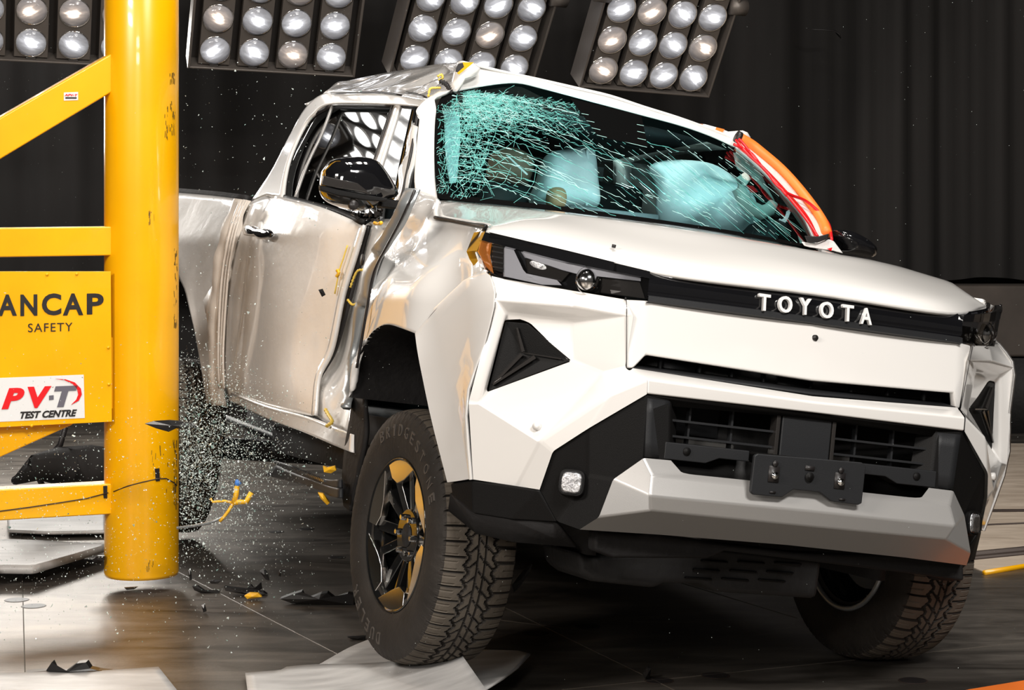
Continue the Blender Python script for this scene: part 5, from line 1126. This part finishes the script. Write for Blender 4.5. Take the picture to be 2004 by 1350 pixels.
# sweeping arcs from the impact corner
for i in range(26):
    y0 = 190+i*6.5+rnd.uniform(-3, 3); x1 = rnd.choice((1150, 1180, 1120, 1240, 1330)); y1 = y0+30+i*2.2+(x1-900)*.12
    n_ = 40; pts = [(885+(x1-885)*t/n_, y0+(y1-y0)*(t/n_)**1.25-12*math.sin(PI*t/n_)+rnd.uniform(-1.5, 1.5)) for t in range(n_+1)]
    line(pts, .9 if i % 3 else 1.5, ck if i % 2 else ckw, 1.0, .12)
for i in range(16):
    x0 = 1010+i*26; y0 = 205+i*9; L_ = rnd.uniform(160, 330); a = math.radians(rnd.uniform(34, 44)); n_ = 26
    line([(x0+math.cos(a)*L_*t/n_, y0+math.sin(a)*L_*t/n_) for t in range(n_+1)], .8, ckw if i % 2 else ck, .5, .35)
for i in range(26):
    x0 = rnd.uniform(1240, 1480); y0 = rnd.uniform(250, 360); L_ = rnd.uniform(60, 200); a = math.radians(rnd.uniform(33, 41)); n_ = 14
    line([(x0+math.cos(a)*L_*t/n_, y0+math.sin(a)*L_*t/n_) for t in range(n_+1)], 1.0, ckw, .4, .35)
for i in range(22):
    x0 = rnd.uniform(1180, 1500); y0 = rnd.uniform(300, 400); L_ = rnd.uniform(80, 200); a = math.radians(rnd.uniform(36, 46)); n_ = 10
    line([(x0+math.cos(a)*L_*t/n_, y0+math.sin(a)*L_*t/n_) for t in range(n_+1)], .7, ck, .3, .1)
for i in range(2000):
    k = rnd.random()
    if k < .78: x = 905+abs(rnd.gauss(0, 110)); y = 178+abs(rnd.gauss(0, 34))+(x-905)*.10
    else: x = rnd.uniform(858, 950); y = rnd.uniform(190, 385)
    if x > 1175: continue
    a = rnd.gauss(.15, .5) if k < .78 else rnd.uniform(0, PI); L_ = rnd.uniform(4, 16); line([(x, y), (x+math.cos(a)*L_/2+rnd.uniform(-1, 1), y+math.sin(a)*L_/2+rnd.uniform(-1, 1)), (x+math.cos(a)*L_, y+math.sin(a)*L_)], rnd.choice((.5, .7, 1.0)), ck if rnd.random() < .8 else ckw, .5)
for cx_, cy_, n0 in ((925, 225, 30), (900, 262, 22), (940, 330, 16)):
    for i in range(n0):
        a = rnd.uniform(0, 2*PI); L_ = rnd.uniform(30, 150); line([(cx_+math.cos(a)*L_*t/10+rnd.uniform(-2, 2), cy_+math.sin(a)*L_*t/10+rnd.uniform(-2, 2)) for t in range(11)], 1.0, ck, 1.0, .15)
    for r0 in (18, 34, 52, 75, 100):
        line([(cx_+r0*1.1*math.cos(t/20*2*PI)+rnd.uniform(-2, 2), cy_+r0*.8*math.sin(t/20*2*PI)+rnd.uniform(-2, 2)) for t in range(21)], 1.0, ck, 1.5, .35)
for i in range(8):
    yb = 370+i*2; x0 = rnd.uniform(1160, 1330); line([(x0+t*8, 350+i*8+t*3.4+rnd.uniform(-1, 1)) for t in range(12)], 1.2, ckw, .8, .4)
tag(ck.build('crack_lines', 'crack', gw, smooth=False), kind='stuff'); tag(ckw.build('crack_lines', 'crackw', gw, smooth=False), kind='stuff')
lw2 = MB()
for i in range(5): 
    a, b = (1128+i*10, 208+i*14), (1258+i*2, 232+i*14)
    if i: f2_ = fw_o(.012); lw2.add([f2_(a[0], a[1]-.4), f2_(b[0], b[1]-.4), f2_(b[0], b[1]+.4), f2_(a[0], a[1]+.4)], [(0, 1, 2, 3)])
lw2.build('sensor_panel_line', 'crackw', gw, smooth=False)
# crash-test dummy seen through the windscreen
dm = empty('crash_test_dummy'); dm.matrix_world = TK.matrix_world; tag(dm, 'brown crash-test dummy slumped in the seat behind the cracked windscreen', 'dummy')
pillow('head', [(955, 335), (965, 300), (995, 288), (1025, 298), (1040, 315), (1036, 345), (1022, 366), (990, 360), (962, 352)], -1.20, .10, .10, 'dummycloth', dm, namp=.01)
pillow('fist', [(1070, 390), (1074, 372), (1088, 366), (1102, 370), (1107, 385), (1103, 404), (1085, 408), (1072, 402)], -.88, .045, .045, 'skin', dm)
pillow('torso', [(940, 375), (960, 355), (1020, 360), (1050, 385), (1045, 415), (940, 410)], -1.25, .12, .12, 'cabin', dm)
plate('paper_streak', [(990, 303), (995, 304), (1034, 341), (1031, 343), (1012, 326)], -.62, 'whitecloth', .002)
